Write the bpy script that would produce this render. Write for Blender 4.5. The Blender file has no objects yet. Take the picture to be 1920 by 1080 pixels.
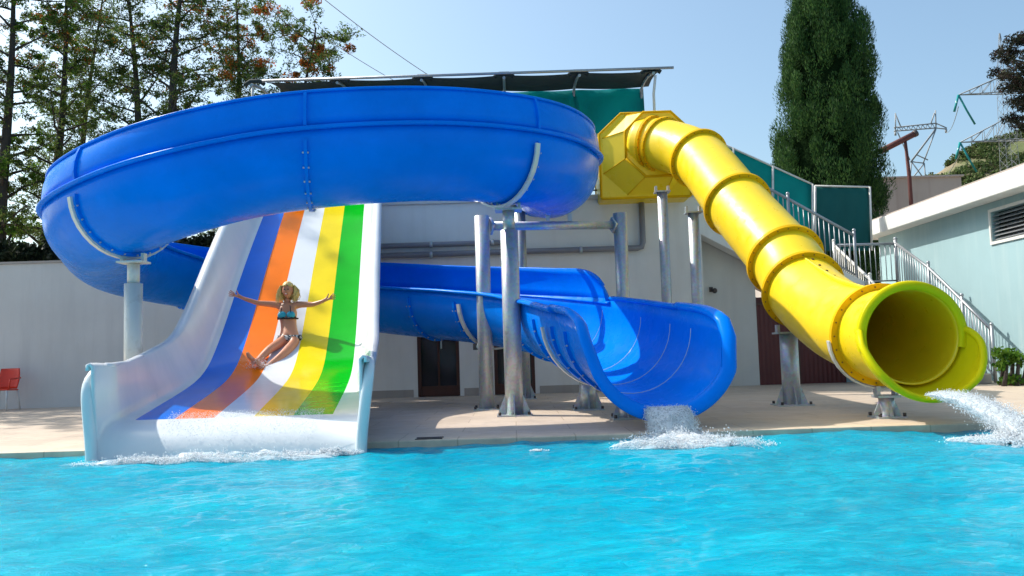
import bpy, bmesh, math, random
import numpy as np
from mathutils import Vector, Matrix, noise
R = math.radians
rng = np.random.default_rng(7)
random.seed(7)
S = bpy.context.scene
COL = S.collection

# ------------------------------------------------------------------ camera
F = 1600.0; PITCH = R(4.4); ROLL = 0.0305; CAM = Vector((0, 0, 0.85))
fwd = Vector((0, math.cos(PITCH), math.sin(PITCH)))
r0 = Vector((1, 0, 0)); u0 = r0.cross(fwd)
right = r0 * math.cos(ROLL) - u0 * math.sin(ROLL)
up = u0 * math.cos(ROLL) + r0 * math.sin(ROLL)
cam = bpy.data.objects.new('camera', bpy.data.cameras.new('camera')); COL.objects.link(cam)
cam.data.sensor_width = 36; cam.data.lens = F / 1920 * 36; cam.data.clip_end = 3000; cam.data.clip_start = 0.05
m = Matrix((right, up, -fwd)).transposed().to_4x4(); m.translation = CAM
cam.matrix_world = m
S.camera = cam

def at(px, py, Y):
    """point of the place seen at photograph pixel px,py at distance Y"""
    d = fwd + right * ((px - 960) / F) + up * ((540 - py) / F)
    return CAM + d * (Y / d.y)
def proj(p):
    d = Vector(p) - CAM; w = d.dot(fwd)
    return 960 + F * d.dot(right) / w, 540 - F * d.dot(up) / w

# ------------------------------------------------------------------ sky and sun
SUNV = Vector((-0.8, 0.41, 1.0)).normalized()
elev = math.asin(SUNV.z); azim = math.atan2(SUNV.x, SUNV.y)
W = bpy.data.worlds.new('World'); S.world = W; W.use_nodes = True
nt = W.node_tree; nt.nodes.clear()
sky = nt.nodes.new('ShaderNodeTexSky'); sky.sky_type = 'NISHITA'; sky.sun_disc = False
sky.sun_elevation = elev; sky.sun_rotation = azim; sky.air_density = 1.0; sky.dust_density = 3.0; sky.ozone_density = 1.0
bg = nt.nodes.new('ShaderNodeBackground'); bg.inputs[1].default_value = 0.115
wo = nt.nodes.new('ShaderNodeOutputWorld')
tint = nt.nodes.new('ShaderNodeMix'); tint.data_type = 'RGBA'; tint.blend_type = 'MULTIPLY'; tint.inputs[0].default_value = 1; tint.inputs[7].default_value = (.87, .985, .965, 1)
nt.links.new(sky.outputs[0], tint.inputs[6]); nt.links.new(tint.outputs[2], bg.inputs[0]); nt.links.new(bg.outputs[0], wo.inputs[0])
sun = bpy.data.objects.new('sun', bpy.data.lights.new('sun', 'SUN')); COL.objects.link(sun)
sun.data.energy = 2.7; sun.data.angle = R(0.5); sun.data.color = (1, 0.95, 0.86)
sun.rotation_euler = SUNV.to_track_quat('Z', 'Y').to_euler()
S.view_settings.view_transform = 'Standard'; S.view_settings.look = 'None'
S.view_settings.exposure = 0.95; S.view_settings.gamma = 1

# ------------------------------------------------------------------ materials
class Mat:
    def __init__(s, name):
        s.m = bpy.data.materials.new(name); s.m.use_nodes = True
        s.t = s.m.node_tree; s.t.nodes.clear(); s.L = s.t.links.new
        s.out = s.n('ShaderNodeOutputMaterial')
        s.co = s.n('ShaderNodeTexCoord').outputs['Object']
    def n(s, k, **kw):
        x = s.t.nodes.new(k)
        for a, b in kw.items(): setattr(x, a, b)
        return x
    def set(s, node, key, v):
        if hasattr(v, 'is_output'): s.L(v, node.inputs[key])
        else: node.inputs[key].default_value = v
    def noise(s, scale, detail=3, rough=.55, vec=None, mapscale=None, dist=0):
        x = s.n('ShaderNodeTexNoise'); x.inputs['Scale'].default_value = scale
        x.inputs['Detail'].default_value = detail; x.inputs['Roughness'].default_value = rough; x.inputs['Distortion'].default_value = dist
        v = vec or s.co
        if mapscale:
            mp = s.n('ShaderNodeMapping'); mp.inputs['Scale'].default_value = mapscale; s.L(v, mp.inputs[0]); v = mp.outputs[0]
        s.L(v, x.inputs['Vector']); return x.outputs['Fac']
    def ramp(s, f, stops):
        x = s.n('ShaderNodeValToRGB'); e = x.color_ramp.elements
        while len(e) < len(stops): e.new(0.5)
        for i, (p, c) in enumerate(stops):
            e[i].position = p; e[i].color = (c, c, c, 1) if isinstance(c, (int, float)) else (*c, 1)
        s.L(f, x.inputs[0]); return x.outputs[0]
    def mix(s, f, a, b, mode='MIX'):
        x = s.n('ShaderNodeMix'); x.data_type = 'RGBA'; x.blend_type = mode
        s.set(x, 0, f)
        for k, v in ((6, a), (7, b)):
            if hasattr(v, 'is_output'): s.L(v, x.inputs[k])
            else: x.inputs[k].default_value = (*v, 1)
        return x.outputs[2]
    def bump(s, h, strength=.3, dist=.02):
        x = s.n('ShaderNodeBump'); x.inputs['Strength'].default_value = strength; x.inputs['Distance'].default_value = dist
        s.L(h, x.inputs['Height']); return x.outputs[0]
    def prin(s, col, rough=.5, metal=0, normal=None, **kw):
        x = s.n('ShaderNodeBsdfPrincipled')
        if hasattr(col, 'is_output'): s.L(col, x.inputs['Base Color'])
        else: x.inputs['Base Color'].default_value = (*col, 1)
        s.set(x, 'Roughness', rough); s.set(x, 'Metallic', metal)
        if normal is not None: s.L(normal, x.inputs['Normal'])
        for k, v in kw.items(): s.set(x, k.replace('_', ' '), v)
        return x.outputs[0]
    def fin(s, sh): s.L(sh, s.out.inputs[0]); return s.m

def gelcoat(name, col, rough=.16, var=.10, coat=.0, spec=.06):
    k = Mat(name)
    n1 = k.noise(1.3, 4); n2 = k.noise(14, 5)
    c2 = tuple(min(1, c * (1 - var)) for c in col); c3 = tuple(min(1, c * (1 + var)) for c in col)
    c = k.mix(k.ramp(n1, [(.3, 0.), (.7, 1.)]), c2, c3)
    c = k.mix(k.ramp(n2, [(.58, 0.), (.78, .18)]), c, tuple(min(1, x * .75 + .015) for x in col))
    rr = k.ramp(k.noise(5, 4), [(.3, rough * .8), (.75, rough * 1.9)])
    return k.fin(k.prin(c, rr, normal=k.bump(k.noise(2.2, 2), .12, .02), Specular_IOR_Level=spec, Coat_Weight=coat, Coat_Roughness=.06))
M = {}
M['blue'] = gelcoat('blue_gelcoat', (0.0, 0.20, 0.82), .2)
M['yellow'] = gelcoat('yellow_gelcoat', (0.97, 0.66, 0.01), .3, .05, spec=.5)
M['yellow_flange'] = gelcoat('yellow_flange', (0.78, 0.43, 0.005), .4, .15)
M['yellow_bounce'] = gelcoat('yellow_bounce_gelcoat', (0.74, 0.60, 0.006), .25)  # yellow shell with shade and greenish pool bounce painted into its colour
M['s_blue'] = gelcoat('lane_blue', (0.0, 0.16, 0.72), .12, spec=.07)
M['s_orange'] = gelcoat('lane_orange', (0.90, 0.18, 0.003), .12, spec=.07)
M['s_white'] = gelcoat('lane_white', (0.70, 0.72, 0.74), .12, .04)
M['s_yellow'] = gelcoat('lane_yellow', (0.82, 0.62, 0.015), .12, spec=.07)
M['s_green'] = gelcoat('lane_green', (0.001, 0.40, 0.012), .12, spec=.07)
k = Mat('white_gelcoat')
c = k.mix(k.ramp(k.noise(2.0, 5, mapscale=(1, 1, .35)), [(.35, 0.), (.75, 1.)]), (.80, .80, .80), (.68, .71, .73))
M['white_gel'] = k.fin(k.prin(c, .22, normal=k.bump(k.noise(3, 3), .15, .02), Specular_IOR_Level=.25))

def plaster(name, col, dirt, sc=1.0, rough=.85):
    k = Mat(name)
    a = k.ramp(k.noise(.7 * sc, 6, .65), [(.35, 0.), (.7, 1.)])
    b = k.ramp(k.noise(1.6 * sc, 5, .6, mapscale=(2.2, 2.2, .22)), [(.5, 0.), (.8, .7)])
    c = k.mix(a, col, tuple(x * .9 for x in col)); c = k.mix(b, c, dirt)
    return k.fin(k.prin(c, rough, normal=k.bump(k.noise(60, 4), .25, .006)))
M['wall'] = plaster('white_render', (.86, .82, .77), (.70, .65, .60))
M['wall2'] = plaster('grey_white_render', (.68, .65, .62), (.56, .53, .51))
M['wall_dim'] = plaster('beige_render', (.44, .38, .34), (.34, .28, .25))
M['bluewall'] = plaster('pale_blue_render', (.34, .50, .54), (.46, .58, .59), .9)
M['roofwhite'] = plaster('white_fascia', (.78, .77, .74), (.55, .52, .47), 2)

k = Mat('galvanised_steel')
v = k.n('ShaderNodeTexVoronoi'); v.inputs['Scale'].default_value = 28; k.L(k.co, v.inputs['Vector'])
c = k.mix(k.ramp(k.noise(3, 5, .6, mapscale=(1, 1, .4)), [(.35, 0.), (.7, 1.)]), (.40, .44, .48), (.58, .59, .60))
c = k.mix(.25, c, v.outputs['Color'], 'SOFT_LIGHT')
c = k.mix(k.ramp(k.noise(6, 6, .7), [(.62, 0.), (.72, .6)]), c, (.30, .20, .13))
M['steel'] = k.fin(k.prin(c, .42, .55, normal=k.bump(k.noise(40, 3), .1, .004)))
k = Mat('white_painted_steel')
M['wsteel'] = k.fin(k.prin(k.mix(k.ramp(k.noise(7, 5), [(.55, 0.), (.75, .5)]), (.66, .64, .60), (.40, .34, .28)), .45, .1))
k = Mat('dark_iron')
M['iron'] = k.fin(k.prin(k.mix(k.noise(12), (.05, .05, .055), (.12, .09, .08)), .55, .5))
k = Mat('rail_steel')
M['rail'] = k.fin(k.prin(k.mix(k.noise(9), (.28, .30, .33), (.42, .43, .45)), .4, .6))
k = Mat('rust_steel')
M['rust'] = k.fin(k.prin(k.mix(k.noise(5, 5), (.16, .05, .04), (.08, .03, .03)), .8, .1))
k = Mat('grey_pvc')
M['pvc'] = k.fin(k.prin(k.mix(k.noise(4), (.20, .19, .21), (.29, .28, .30)), .45))
k = Mat('dark_glass')
M['glass'] = k.fin(k.prin(k.mix(k.noise(2.4, 4), (.012, .012, .018), (.05, .045, .05)), .08))
k = Mat('brown_frame')
M['brown'] = k.fin(k.prin(k.mix(k.noise(8, 4, mapscale=(6, 6, .5)), (.10, .028, .016), (.05, .015, .01)), .45))
k = Mat('maroon_metal')
w = k.n('ShaderNodeTexWave'); w.inputs['Scale'].default_value = 3.2; w.bands_direction = 'X'; k.L(k.co, w.inputs['Vector'])
M['maroon'] = k.fin(k.prin(k.mix(k.noise(3, 4), (.13, .022, .022), (.08, .016, .018)), .5, .1, normal=k.bump(w.outputs['Fac'], .5, .02)))
k = Mat('red_plastic')
M['red'] = k.fin(k.prin(k.mix(k.noise(5), (.80, .05, .015), (.70, .035, .012)), .4))

def shade_net(name, a, b, tr=.5):
    k = Mat(name)
    w = k.ramp(k.noise(1.1, 4, .6, mapscale=(1, 1, .5)), [(.3, 0.), (.7, 1.)])
    c = k.mix(w, a, b)
    d = k.prin(c, .8, normal=k.bump(k.noise(3, 3, mapscale=(1, 1, .3)), .5, .05))
    t = k.n('ShaderNodeBsdfTranslucent'); k.L(c, t.inputs[0])
    x = k.n('ShaderNodeMixShader'); x.inputs[0].default_value = tr; k.L(d, x.inputs[1]); k.L(t.outputs[0], x.inputs[2])
    return k.fin(x.outputs[0])
M['net'] = shade_net('green_shade_net', (.001, .27, .28), (.002, .36, .36), .6)
M['net_dark'] = shade_net('dark_shade_net', (.002, .10, .10), (.003, .13, .13), .3)
M['tarp'] = shade_net('black_tarpaulin', (.012, .02, .022), (.02, .035, .035), .05)

k = Mat('pool_deck_stone')
br = k.n('ShaderNodeTexBrick'); br.offset = .5; br.inputs['Scale'].default_value = 1.0; br.inputs['Mortar Size'].default_value = .006
br.inputs['Brick Width'].default_value = 1.2; br.inputs['Row Height'].default_value = .6
br.inputs['Color1'].default_value = (1, 1, 1, 1); br.inputs['Color2'].default_value = (.93, .92, .91, 1); br.inputs['Mortar'].default_value = (.66, .62, .56, 1)
k.L(k.co, br.inputs['Vector'])
c = k.mix(k.ramp(k.noise(.8, 6, .65), [(.35, 0.), (.7, 1.)]), (.62, .50, .39), (.52, .42, .33))
c = k.mix(k.ramp(k.noise(7, 5, .7), [(.5, 0.), (.8, .5)]), c, (.36, .28, .21))
c = k.mix(1.0, c, br.outputs['Color'], 'MULTIPLY')
M['deck'] = k.fin(k.prin(c, k.ramp(k.noise(2.5, 4), [(.35, .45), (.7, .85)]), normal=k.bump(k.noise(50, 4), .3, .004)))
def jointed(k):
    b_ = k.n('ShaderNodeTexBrick'); b_.offset = 0; b_.inputs['Scale'].default_value = 1; b_.inputs['Brick Width'].default_value = .6; b_.inputs['Row Height'].default_value = 50; b_.inputs['Mortar Size'].default_value = .008
    b_.inputs['Color1'].default_value = (1, 1, 1, 1); b_.inputs['Color2'].default_value = (.90, .89, .88, 1); b_.inputs['Mortar'].default_value = (.72, .69, .65, 1); k.L(k.co, b_.inputs['Vector'])
    return k.mix(1., k.mix(k.ramp(k.noise(6, 5), [(.4, 0.), (.75, 1.)]), (.68, .55, .41), (.52, .42, .32)), b_.outputs['Color'], 'MULTIPLY')
k = Mat('coping_stone')
M['coping'] = k.fin(k.prin(k.mix(k.ramp(k.noise(6, 5), [(.4, 0.), (.75, 1.)]), (.66, .53, .39), (.47, .37, .28)) if False else jointed(k), .6, normal=k.bump(k.noise(50, 4), .3, .004)))
k = Mat('earth')
M['earth'] = k.fin(k.prin(k.mix(k.noise(.3, 6), (.13, .10, .06), (.08, .085, .035)), .95))
k = Mat('pool_tiles')
M['tile'] = k.fin(k.prin(k.mix(k.noise(4), (.05, .30, .42), (.08, .36, .48)), .3))

k = Mat('pool_water')
a = k.noise(.55, 4, .6, mapscale=(.7, 1.3, 1), dist=.6); b = k.noise(4.2, 6, .7, mapscale=(.5, 1.5, 1), dist=1.4)
c = k.mix(k.ramp(a, [(.35, 0.), (.68, 1.)]), (.0, .30, .45), (.0, .42, .565))
c = k.mix(k.ramp(b, [(.52, 0.), (.70, .55)]), c, (.0, .54, .68))  # pale streaks: caustic-like ripple light painted into the water colour
c = k.mix(k.ramp(k.noise(.9, 3), [(.5, 0.), (.75, .6)]), c, (.0, .225, .39))
h = k.noise(8.5, 6, .68, mapscale=(.6, 1.3, 1), dist=.9)
h2 = k.noise(34, 4, .65, mapscale=(.7, 1.2, 1), dist=.5)
nb = k.n('ShaderNodeBump'); nb.inputs['Strength'].default_value = .7; nb.inputs['Distance'].default_value = .05; k.L(h, nb.inputs['Height'])
nb2 = k.n('ShaderNodeBump'); nb2.inputs['Strength'].default_value = .6; nb2.inputs['Distance'].default_value = .012; k.L(h2, nb2.inputs['Height']); k.L(nb.outputs[0], nb2.inputs['Normal'])
M['water'] = k.fin(k.prin(c, .05, normal=nb2.outputs[0], IOR=1.33, Specular_IOR_Level=.14))

def foam_mat(name, cover, sc=9.0, stretch=(1, 1, 1), dens=.5):
    k = Mat(name)
    f = k.ramp(k.noise(sc, 6, .7, mapscale=stretch, dist=.5), [(cover, 0.), (cover + .16, 1.)])
    d = k.prin((.93, .95, .96), .3); tl = k.n('ShaderNodeBsdfTranslucent'); tl.inputs[0].default_value = (.93, .96, .98, 1)
    dm = k.n('ShaderNodeMixShader'); dm.inputs[0].default_value = .5; k.L(d, dm.inputs[1]); k.L(tl.outputs[0], dm.inputs[2])
    t = k.n('ShaderNodeBsdfTransparent'); x = k.n('ShaderNodeMixShader')
    k.L(f, x.inputs[0]); k.L(t.outputs[0], x.inputs[1]); k.L(dm.outputs[0], x.inputs[2])
    return k.fin(x.outputs[0])
M['foam'] = foam_mat('water_foam', .46, 7, (.42, 1.7, 1))
M['sheet'] = foam_mat('falling_water', .36, 16, (2.2, 2.2, .4))
k = Mat('droplets')
t = k.n('ShaderNodeBsdfTranslucent'); t.inputs[0].default_value = (.95, .97, 1, 1)
x = k.n('ShaderNodeMixShader'); x.inputs[0].default_value = .5
k.L(k.prin((.93, .95, .96), .3), x.inputs[1]); k.L(t.outputs[0], x.inputs[2]); M['drop'] = k.fin(x.outputs[0])

def leaf_mat(name, cols, tr=.35, rough=.6, nsc=.8):
    k = Mat(name)
    g = k.n('ShaderNodeNewGeometry').outputs['Random Per Island']
    x = k.n('ShaderNodeValToRGB'); x.color_ramp.interpolation = 'LINEAR'
    e = x.color_ramp.elements
    while len(e) < len(cols): e.new(.5)
    for i, cc in enumerate(cols): e[i].position = i / (len(cols) - 1); e[i].color = (*cc, 1)
    k.L(g, x.inputs[0])
    big = k.ramp(k.noise(nsc, 4, mapscale=(1, 1, .5)), [(.38, 0.), (.62, 1.)])
    c = k.mix(big, x.outputs[0], k.mix(1.0, x.outputs[0], (.55, .62, .6), 'MULTIPLY'))
    t = k.n('ShaderNodeBsdfTranslucent'); k.L(c, t.inputs[0])
    ms = k.n('ShaderNodeMixShader'); ms.inputs[0].default_value = tr
    k.L(k.prin(c, rough, Specular_IOR_Level=.15), ms.inputs[1]); k.L(t.outputs[0], ms.inputs[2]); return k.fin(ms.outputs[0])
M['leaf'] = leaf_mat('olive_leaf', [(.04, .085, .025), (.10, .17, .04), (.20, .28, .06), (.18, .14, .06)], .55)
M['leaf_bright'] = leaf_mat('bright_leaf', [(.06, .16, .02), (.13, .27, .03), (.22, .34, .04)], .5)
M['flower'] = leaf_mat('orange_flower', [(.48, .12, .02), (.65, .2, .03), (.5, .09, .03)], .4)
M['cypress'] = leaf_mat('cypress_leaf', [(.02, .06, .02), (.04, .11, .03), (.11, .21, .045), (.035, .08, .03)], .25, nsc=1.8)  # yellow-green and dark clumps paint lit and shaded foliage into the colour
k = Mat('cypress_inner_shade'); M['cyp_inner'] = k.fin(k.prin(k.mix(k.noise(9, 5), (.008, .02, .008), (.02, .04, .014)), 1., Specular_IOR_Level=0.0, normal=k.bump(k.noise(14, 5), 1., .2)))  # near-black green stands for the shade inside the crown
M['pine'] = leaf_mat('pine_leaf', [(.03, .03, .025), (.05, .06, .03), (.09, .05, .05)], .2)
M['scrub'] = leaf_mat('hill_scrub', [(.07, .11, .04), (.11, .17, .05), (.17, .21, .07), (.18, .15, .09)], .3)
M['hedge'] = leaf_mat('dark_hedge', [(.012, .018, .01), (.025, .035, .015), (.04, .05, .02)], .2)
k = Mat('bark')
M['bark'] = k.fin(k.prin(k.mix(k.noise(7, 5, mapscale=(3, 3, .6)), (.035, .028, .026), (.09, .07, .055)), .9, normal=k.bump(k.noise(20, 4, mapscale=(3, 3, .5)), .8, .03)))
k = Mat('hillside')
c = k.mix(k.ramp(k.noise(.06, 6, .7), [(.4, 0.), (.6, 1.)]), (.11, .13, .045), (.26, .20, .13))
M['hill'] = k.fin(k.prin(c, .95, normal=k.bump(k.noise(.3, 5), .8, 1.)))
k = Mat('lattice_steel')
M['lattice'] = k.fin(k.prin((.33, .34, .35), .7))
k = Mat('lattice_far')
M['ins'] = k.fin(k.prin((.02, .30, .30), .2))
k = Mat('skin')
M['skin'] = k.fin(k.prin(k.mix(k.noise(9, 3), (.68, .29, .15), (.56, .21, .11)), .42, Subsurface_Weight=.08, Subsurface_Radius=(.02, .008, .004)))
k = Mat('blonde_hair')
M['hair'] = k.fin(k.prin(k.mix(k.noise(30, 4, mapscale=(3, 3, .4)), (.92, .66, .24), (.66, .40, .12)), .45, normal=k.bump(k.noise(60, 3, mapscale=(3, 3, .4)), .6, .006)))
k = Mat('turquoise_cloth'); M['turq'] = k.fin(k.prin((.03, .36, .46), .7))
k = Mat('black_cloth'); M['blackc'] = k.fin(k.prin((.012, .012, .016), .7))
k = Mat('white_cloth')
M['patt'] = k.fin(k.prin(k.mix(k.ramp(k.noise(26, 2), [(.46, 0.), (.54, 1.)]), (.02, .02, .03), (.6, .58, .55)), .8))
k = Mat('lip'); M['lip'] = k.fin(k.prin((.42, .05, .05), .4))
k = Mat('eye'); M['eye'] = k.fin(k.prin((.03, .03, .035), .2))
k = Mat('teeth'); M['teeth'] = k.fin(k.prin((.8, .78, .74), .3))

# ------------------------------------------------------------------ mesh helpers
class MB:
    def __init__(s): s.v = []; s.f = []; s.m = []; s.sm = []
    def add(s, vs, fs, mi=0, smooth=False):
        o = len(s.v); s.v += [tuple(p) for p in vs]
        for f in fs: s.f.append(tuple(i + o for i in f)); s.m.append(mi); s.sm.append(smooth)
        return s
    def box(s, a, b, mi=0, mat=None):
        x0, y0, z0 = a; x1, y1, z1 = b
        vs = [(x0, y0, z0), (x1, y0, z0), (x1, y1, z0), (x0, y1, z0), (x0, y0, z1), (x1, y0, z1), (x1, y1, z1), (x0, y1, z1)]
        if mat: vs = [mat @ Vector(p) for p in vs]
        return s.add(vs, [(0, 3, 2, 1), (4, 5, 6, 7), (0, 1, 5, 4), (1, 2, 6, 5), (2, 3, 7, 6), (3, 0, 4, 7)], mi)
    def prism(s, poly, ext, mi=0):
        """poly = list of 3d points (planar), ext = extrusion vector"""
        n = len(poly); e = Vector(ext); p = [Vector(q) for q in poly]
        nrm = Vector((0, 0, 0))
        for i in range(n): nrm += p[i].cross(p[(i + 1) % n])
        if nrm.dot(e) > 0: p = p[::-1]
        vs = p + [q + e for q in p]
        return s.add(vs, [tuple(range(n)), tuple(range(2 * n - 1, n - 1, -1))] + [(i, i + n, (i + 1) % n + n, (i + 1) % n) for i in range(n)], mi)
    def loft(s, rings, closed=True, mi=0, smooth=True, caps=False, mis=None):
        n = len(rings[0]); o = len(s.v)
        for r in rings: s.v += [tuple(p) for p in r]
        for i in range(len(rings) - 1):
            for j in range(n if closed else n - 1):
                a = o + i * n + j; b = o + i * n + (j + 1) % n
                s.f.append((a, b, b + n, a + n)); s.m.append(mis[j] if mis else mi); s.sm.append(smooth)
        if caps:
            s.f.append(tuple(o + j for j in range(n))[::-1]); s.m.append(mi); s.sm.append(False)
            e = o + (len(rings) - 1) * n
            s.f.append(tuple(e + j for j in range(n))); s.m.append(mi); s.sm.append(False)
        return s
    def tube(s, pts, rad, n=8, mi=0, smooth=True, caps=True):
        pts = [Vector(p) for p in pts]
        if not isinstance(rad, (list, tuple)): rad = [rad] * len(pts)
        rings = []; prev = None
        for i, p in enumerate(pts):
            a = pts[max(i - 1, 0)]; b = pts[min(i + 1, len(pts) - 1)]
            t = (b - a).normalized()
            if prev is None:
                q = Vector((0, 0, 1)) if abs(t.z) < .9 else Vector((0, 1, 0))
                x = t.cross(q).normalized()
            else:
                x = (prev - t * prev.dot(t)).normalized()
            prev = x; y = t.cross(x)
            rings.append([p + (x * math.cos(2 * math.pi * j / n) + y * math.sin(2 * math.pi * j / n)) * rad[i] for j in range(n)])
        return s.loft(rings, True, mi, smooth, caps)
    def sphere(s, c, r, nu=10, nv=7, mi=0, sc=(1, 1, 1), rot=None):
        c = Vector(c); rings = []
        for i in range(nv + 1):
            th = math.pi * i / nv; th = min(max(th, .02), math.pi - .02)
            ring = []
            for j in range(nu):
                ph = 2 * math.pi * j / nu
                q = Vector((r * sc[0] * math.sin(th) * math.cos(ph), r * sc[1] * math.sin(th) * math.sin(ph), r * sc[2] * math.cos(th)))
                if rot: q = rot @ q
                ring.append(c + q)
            rings.append(ring[::-1])
        return s.loft(rings, True, mi, True, True)
    def build(s, name, mats, parent=None, solid=0, bevel=0):
        me = bpy.data.meshes.new(name); me.from_pydata(s.v, [], s.f)
        if not isinstance(mats, (list, tuple)): mats = [mats]
        for q in mats: me.materials.append(M[q])
        me.polygons.foreach_set('material_index', s.m); me.polygons.foreach_set('use_smooth', s.sm); me.update()
        return link(name, me, parent, solid, bevel)
def link(name, me, parent=None, solid=0, bevel=0):
    o = bpy.data.objects.new(name, me); COL.objects.link(o)
    if parent:
        o.parent = parent
        o.matrix_parent_inverse = Matrix.Translation(-WORLD[parent.name]) if parent.name in WORLD else Matrix()
        WORLD[o.name] = WORLD.get(parent.name, Vector((0, 0, 0))) * 0
    if solid:
        q = o.modifiers.new('solid', 'SOLIDIFY'); q.thickness = solid; q.offset = 0
    if bevel:
        q = o.modifiers.new('bevel', 'BEVEL'); q.width = bevel; q.segments = 2; q.limit_method = 'ANGLE'
    return o
WORLD = {}
def thing(name, label, cat, loc=(0, 0, 0), group=None):
    o = bpy.data.objects.new(name, None); COL.objects.link(o); o.empty_display_size = .2
    o.location = loc; WORLD[o.name] = Vector(loc)
    return tag(o, label, cat, group)
def tag(o, label=None, cat=None, group=None, kind=None):
    if label: o['label'] = label
    if cat: o['category'] = cat
    if group: o['group'] = group
    if kind: o['kind'] = kind
    return o
def struct(name, mb, mats, **kw): return tag(mb.build(name, mats, **kw), kind='structure')
def bar(p, q, r=.02, n=6): return MB().tube([p, q], r, n)
def np_mesh(name, V, F4, mat, parent=None, smooth=False, mi=None):
    me = bpy.data.meshes.new(name); k = F4.shape[1]
    me.vertices.add(len(V)); me.vertices.foreach_set('co', V.astype(np.float32).ravel())
    me.loops.add(F4.size); me.loops.foreach_set('vertex_index', F4.astype(np.int32).ravel())
    me.polygons.add(len(F4)); me.polygons.foreach_set('loop_start', np.arange(0, F4.size, k, dtype=np.int32))
    me.polygons.foreach_set('loop_total', np.full(len(F4), k, dtype=np.int32))
    me.update(calc_edges=True)
    for q in (mat if isinstance(mat, (list, tuple)) else [mat]): me.materials.append(M[q])
    if smooth: me.polygons.foreach_set('use_smooth', np.ones(len(F4), dtype=bool))
    if mi is not None: me.polygons.foreach_set('material_index', mi.astype(np.int32))
    me.validate(); return link(name, me, parent)
def smooth_path(P, n):
    """Catmull-Rom through control points of any dimension, resampled evenly"""
    P = np.array(P, float); Q = []
    E = np.vstack([2 * P[0] - P[1], P, 2 * P[-1] - P[-2]])
    for i in range(len(P) - 1):
        a, b, c, d = E[i:i + 4]
        for t in np.linspace(0, 1, 24, endpoint=False):
            Q.append(.5 * ((2 * b) + (c - a) * t + (2 * a - 5 * b + 4 * c - d) * t * t + (3 * b - a - 3 * c + d) * t ** 3))
    Q.append(P[-1]); Q = np.array(Q)
    for _ in range(6): Q[1:-1] = (Q[:-2] + Q[1:-1] * 2 + Q[2:]) / 4
    L = np.r_[0, np.cumsum(np.linalg.norm(np.diff(Q[:, :3], axis=0), axis=1))]
    s = np.linspace(0, L[-1], n)
    return np.stack([np.interp(s, L, Q[:, j]) for j in range(Q.shape[1])], 1), L[-1]

# ================================================================== SETTING
EDGE = 8.75; WZ = -0.058
struct('ground', MB().add([(-900, -300, -.6), (1200, -300, -.6), (1200, 1600, -.6), (-900, 1600, -.6)], [(0, 1, 2, 3)]), 'earth')
struct('pool_deck', MB().box((-34, EDGE + .30, -.5), (44, 40, 0)), 'deck')
struct('pool_coping', MB().box((-34, EDGE, -.5), (44, EDGE + .296, .004)), 'coping', bevel=.012)
struct('yard', MB().box((-60, 40.01, -.55), (70, 90, -.02)), 'earth')
for px_, lab_ in ((803, 'dark narrow overflow grate in the pool edge right of the rainbow slide'),):
    gx = at(px_, 829, EDGE).x; gt = thing('overflow_grate', lab_, 'grate', (gx, EDGE + .12, .004)); gm = MB()
    for q in range(12): gm.box((gx - .13 + q * .022, EDGE + .06, .0045), (gx - .118 + q * .022, EDGE + .2, .012))
    gm.box((gx - .14, EDGE + .045, .0045), (gx + .14, EDGE + .06, .014)).box((gx - .14, EDGE + .2, .0045), (gx + .14, EDGE + .215, .014))
    gm.build('grid', 'iron', gt)
# water: one real rippled sheet
def axis(a, b, fa, fb, step, cs):
    l = list(np.arange(a, fa, cs)) + list(np.arange(fa, fb, step)) + list(np.arange(fb, b + .01, cs)); return np.array(l)
wx = axis(-34, 44, -6.5, 6.5, .032, .7); wy = np.r_[np.arange(-8, 2, .5), np.arange(2, EDGE + .02, .026), EDGE + .02]
GX, GY = np.meshgrid(wx, wy)
def waves(X, Y):
    Z = np.zeros_like(X); r = np.random.default_rng(3)
    for i in range(46):
        lam = .14 * (1.085 ** i); th = r.uniform(-.9, .9) + (math.pi / 2 if i % 3 else -.5)
        kx, ky = math.cos(th) * 2 * math.pi / lam, math.sin(th) * 2 * math.pi / lam
        Z += .0022 * lam ** .40 * np.sin(kx * X + ky * Y + r.uniform(0, 6.28) + .8 * np.sin(.9 * X + i) + .6 * np.sin(1.3 * Y + i * 2))
    return Z
WSPL = [(1.56, 8.2), (-2.9, 8.0), (5.0, 7.6)]
def wave_h(X, Y):
    Z = waves(X, Y)
    for (sx, sy) in WSPL:
        d = np.hypot(X - sx, Y - sy); Z = Z + .016 * np.sin(d * 13) * np.exp(-d * .9) * (d > .05)
    return Z
WZg = wave_h(GX, GY) * np.where((np.abs(GX) < 8), 1, .35) + WZ
V = np.stack([GX, GY, WZg], -1).reshape(-1, 3); ny, nx = GX.shape
ii = (np.arange(ny - 1)[:, None] * nx + np.arange(nx - 1)[None]).ravel()
water = np_mesh('pool_water', V, np.stack([ii, ii + 1, ii + nx + 1, ii + nx], 1), 'water', smooth=True)
tag(water, kind='structure')

# ================================================================== BUILDINGS AND WALLS
bt = thing('platform_building', 'low off-white rendered building carrying the slide platform, two dark doors in its front', 'building', (0, 18, 0))
BX0, BX1, BY, BZ = -4.6, 4.05, 18.0, 4.08
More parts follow.
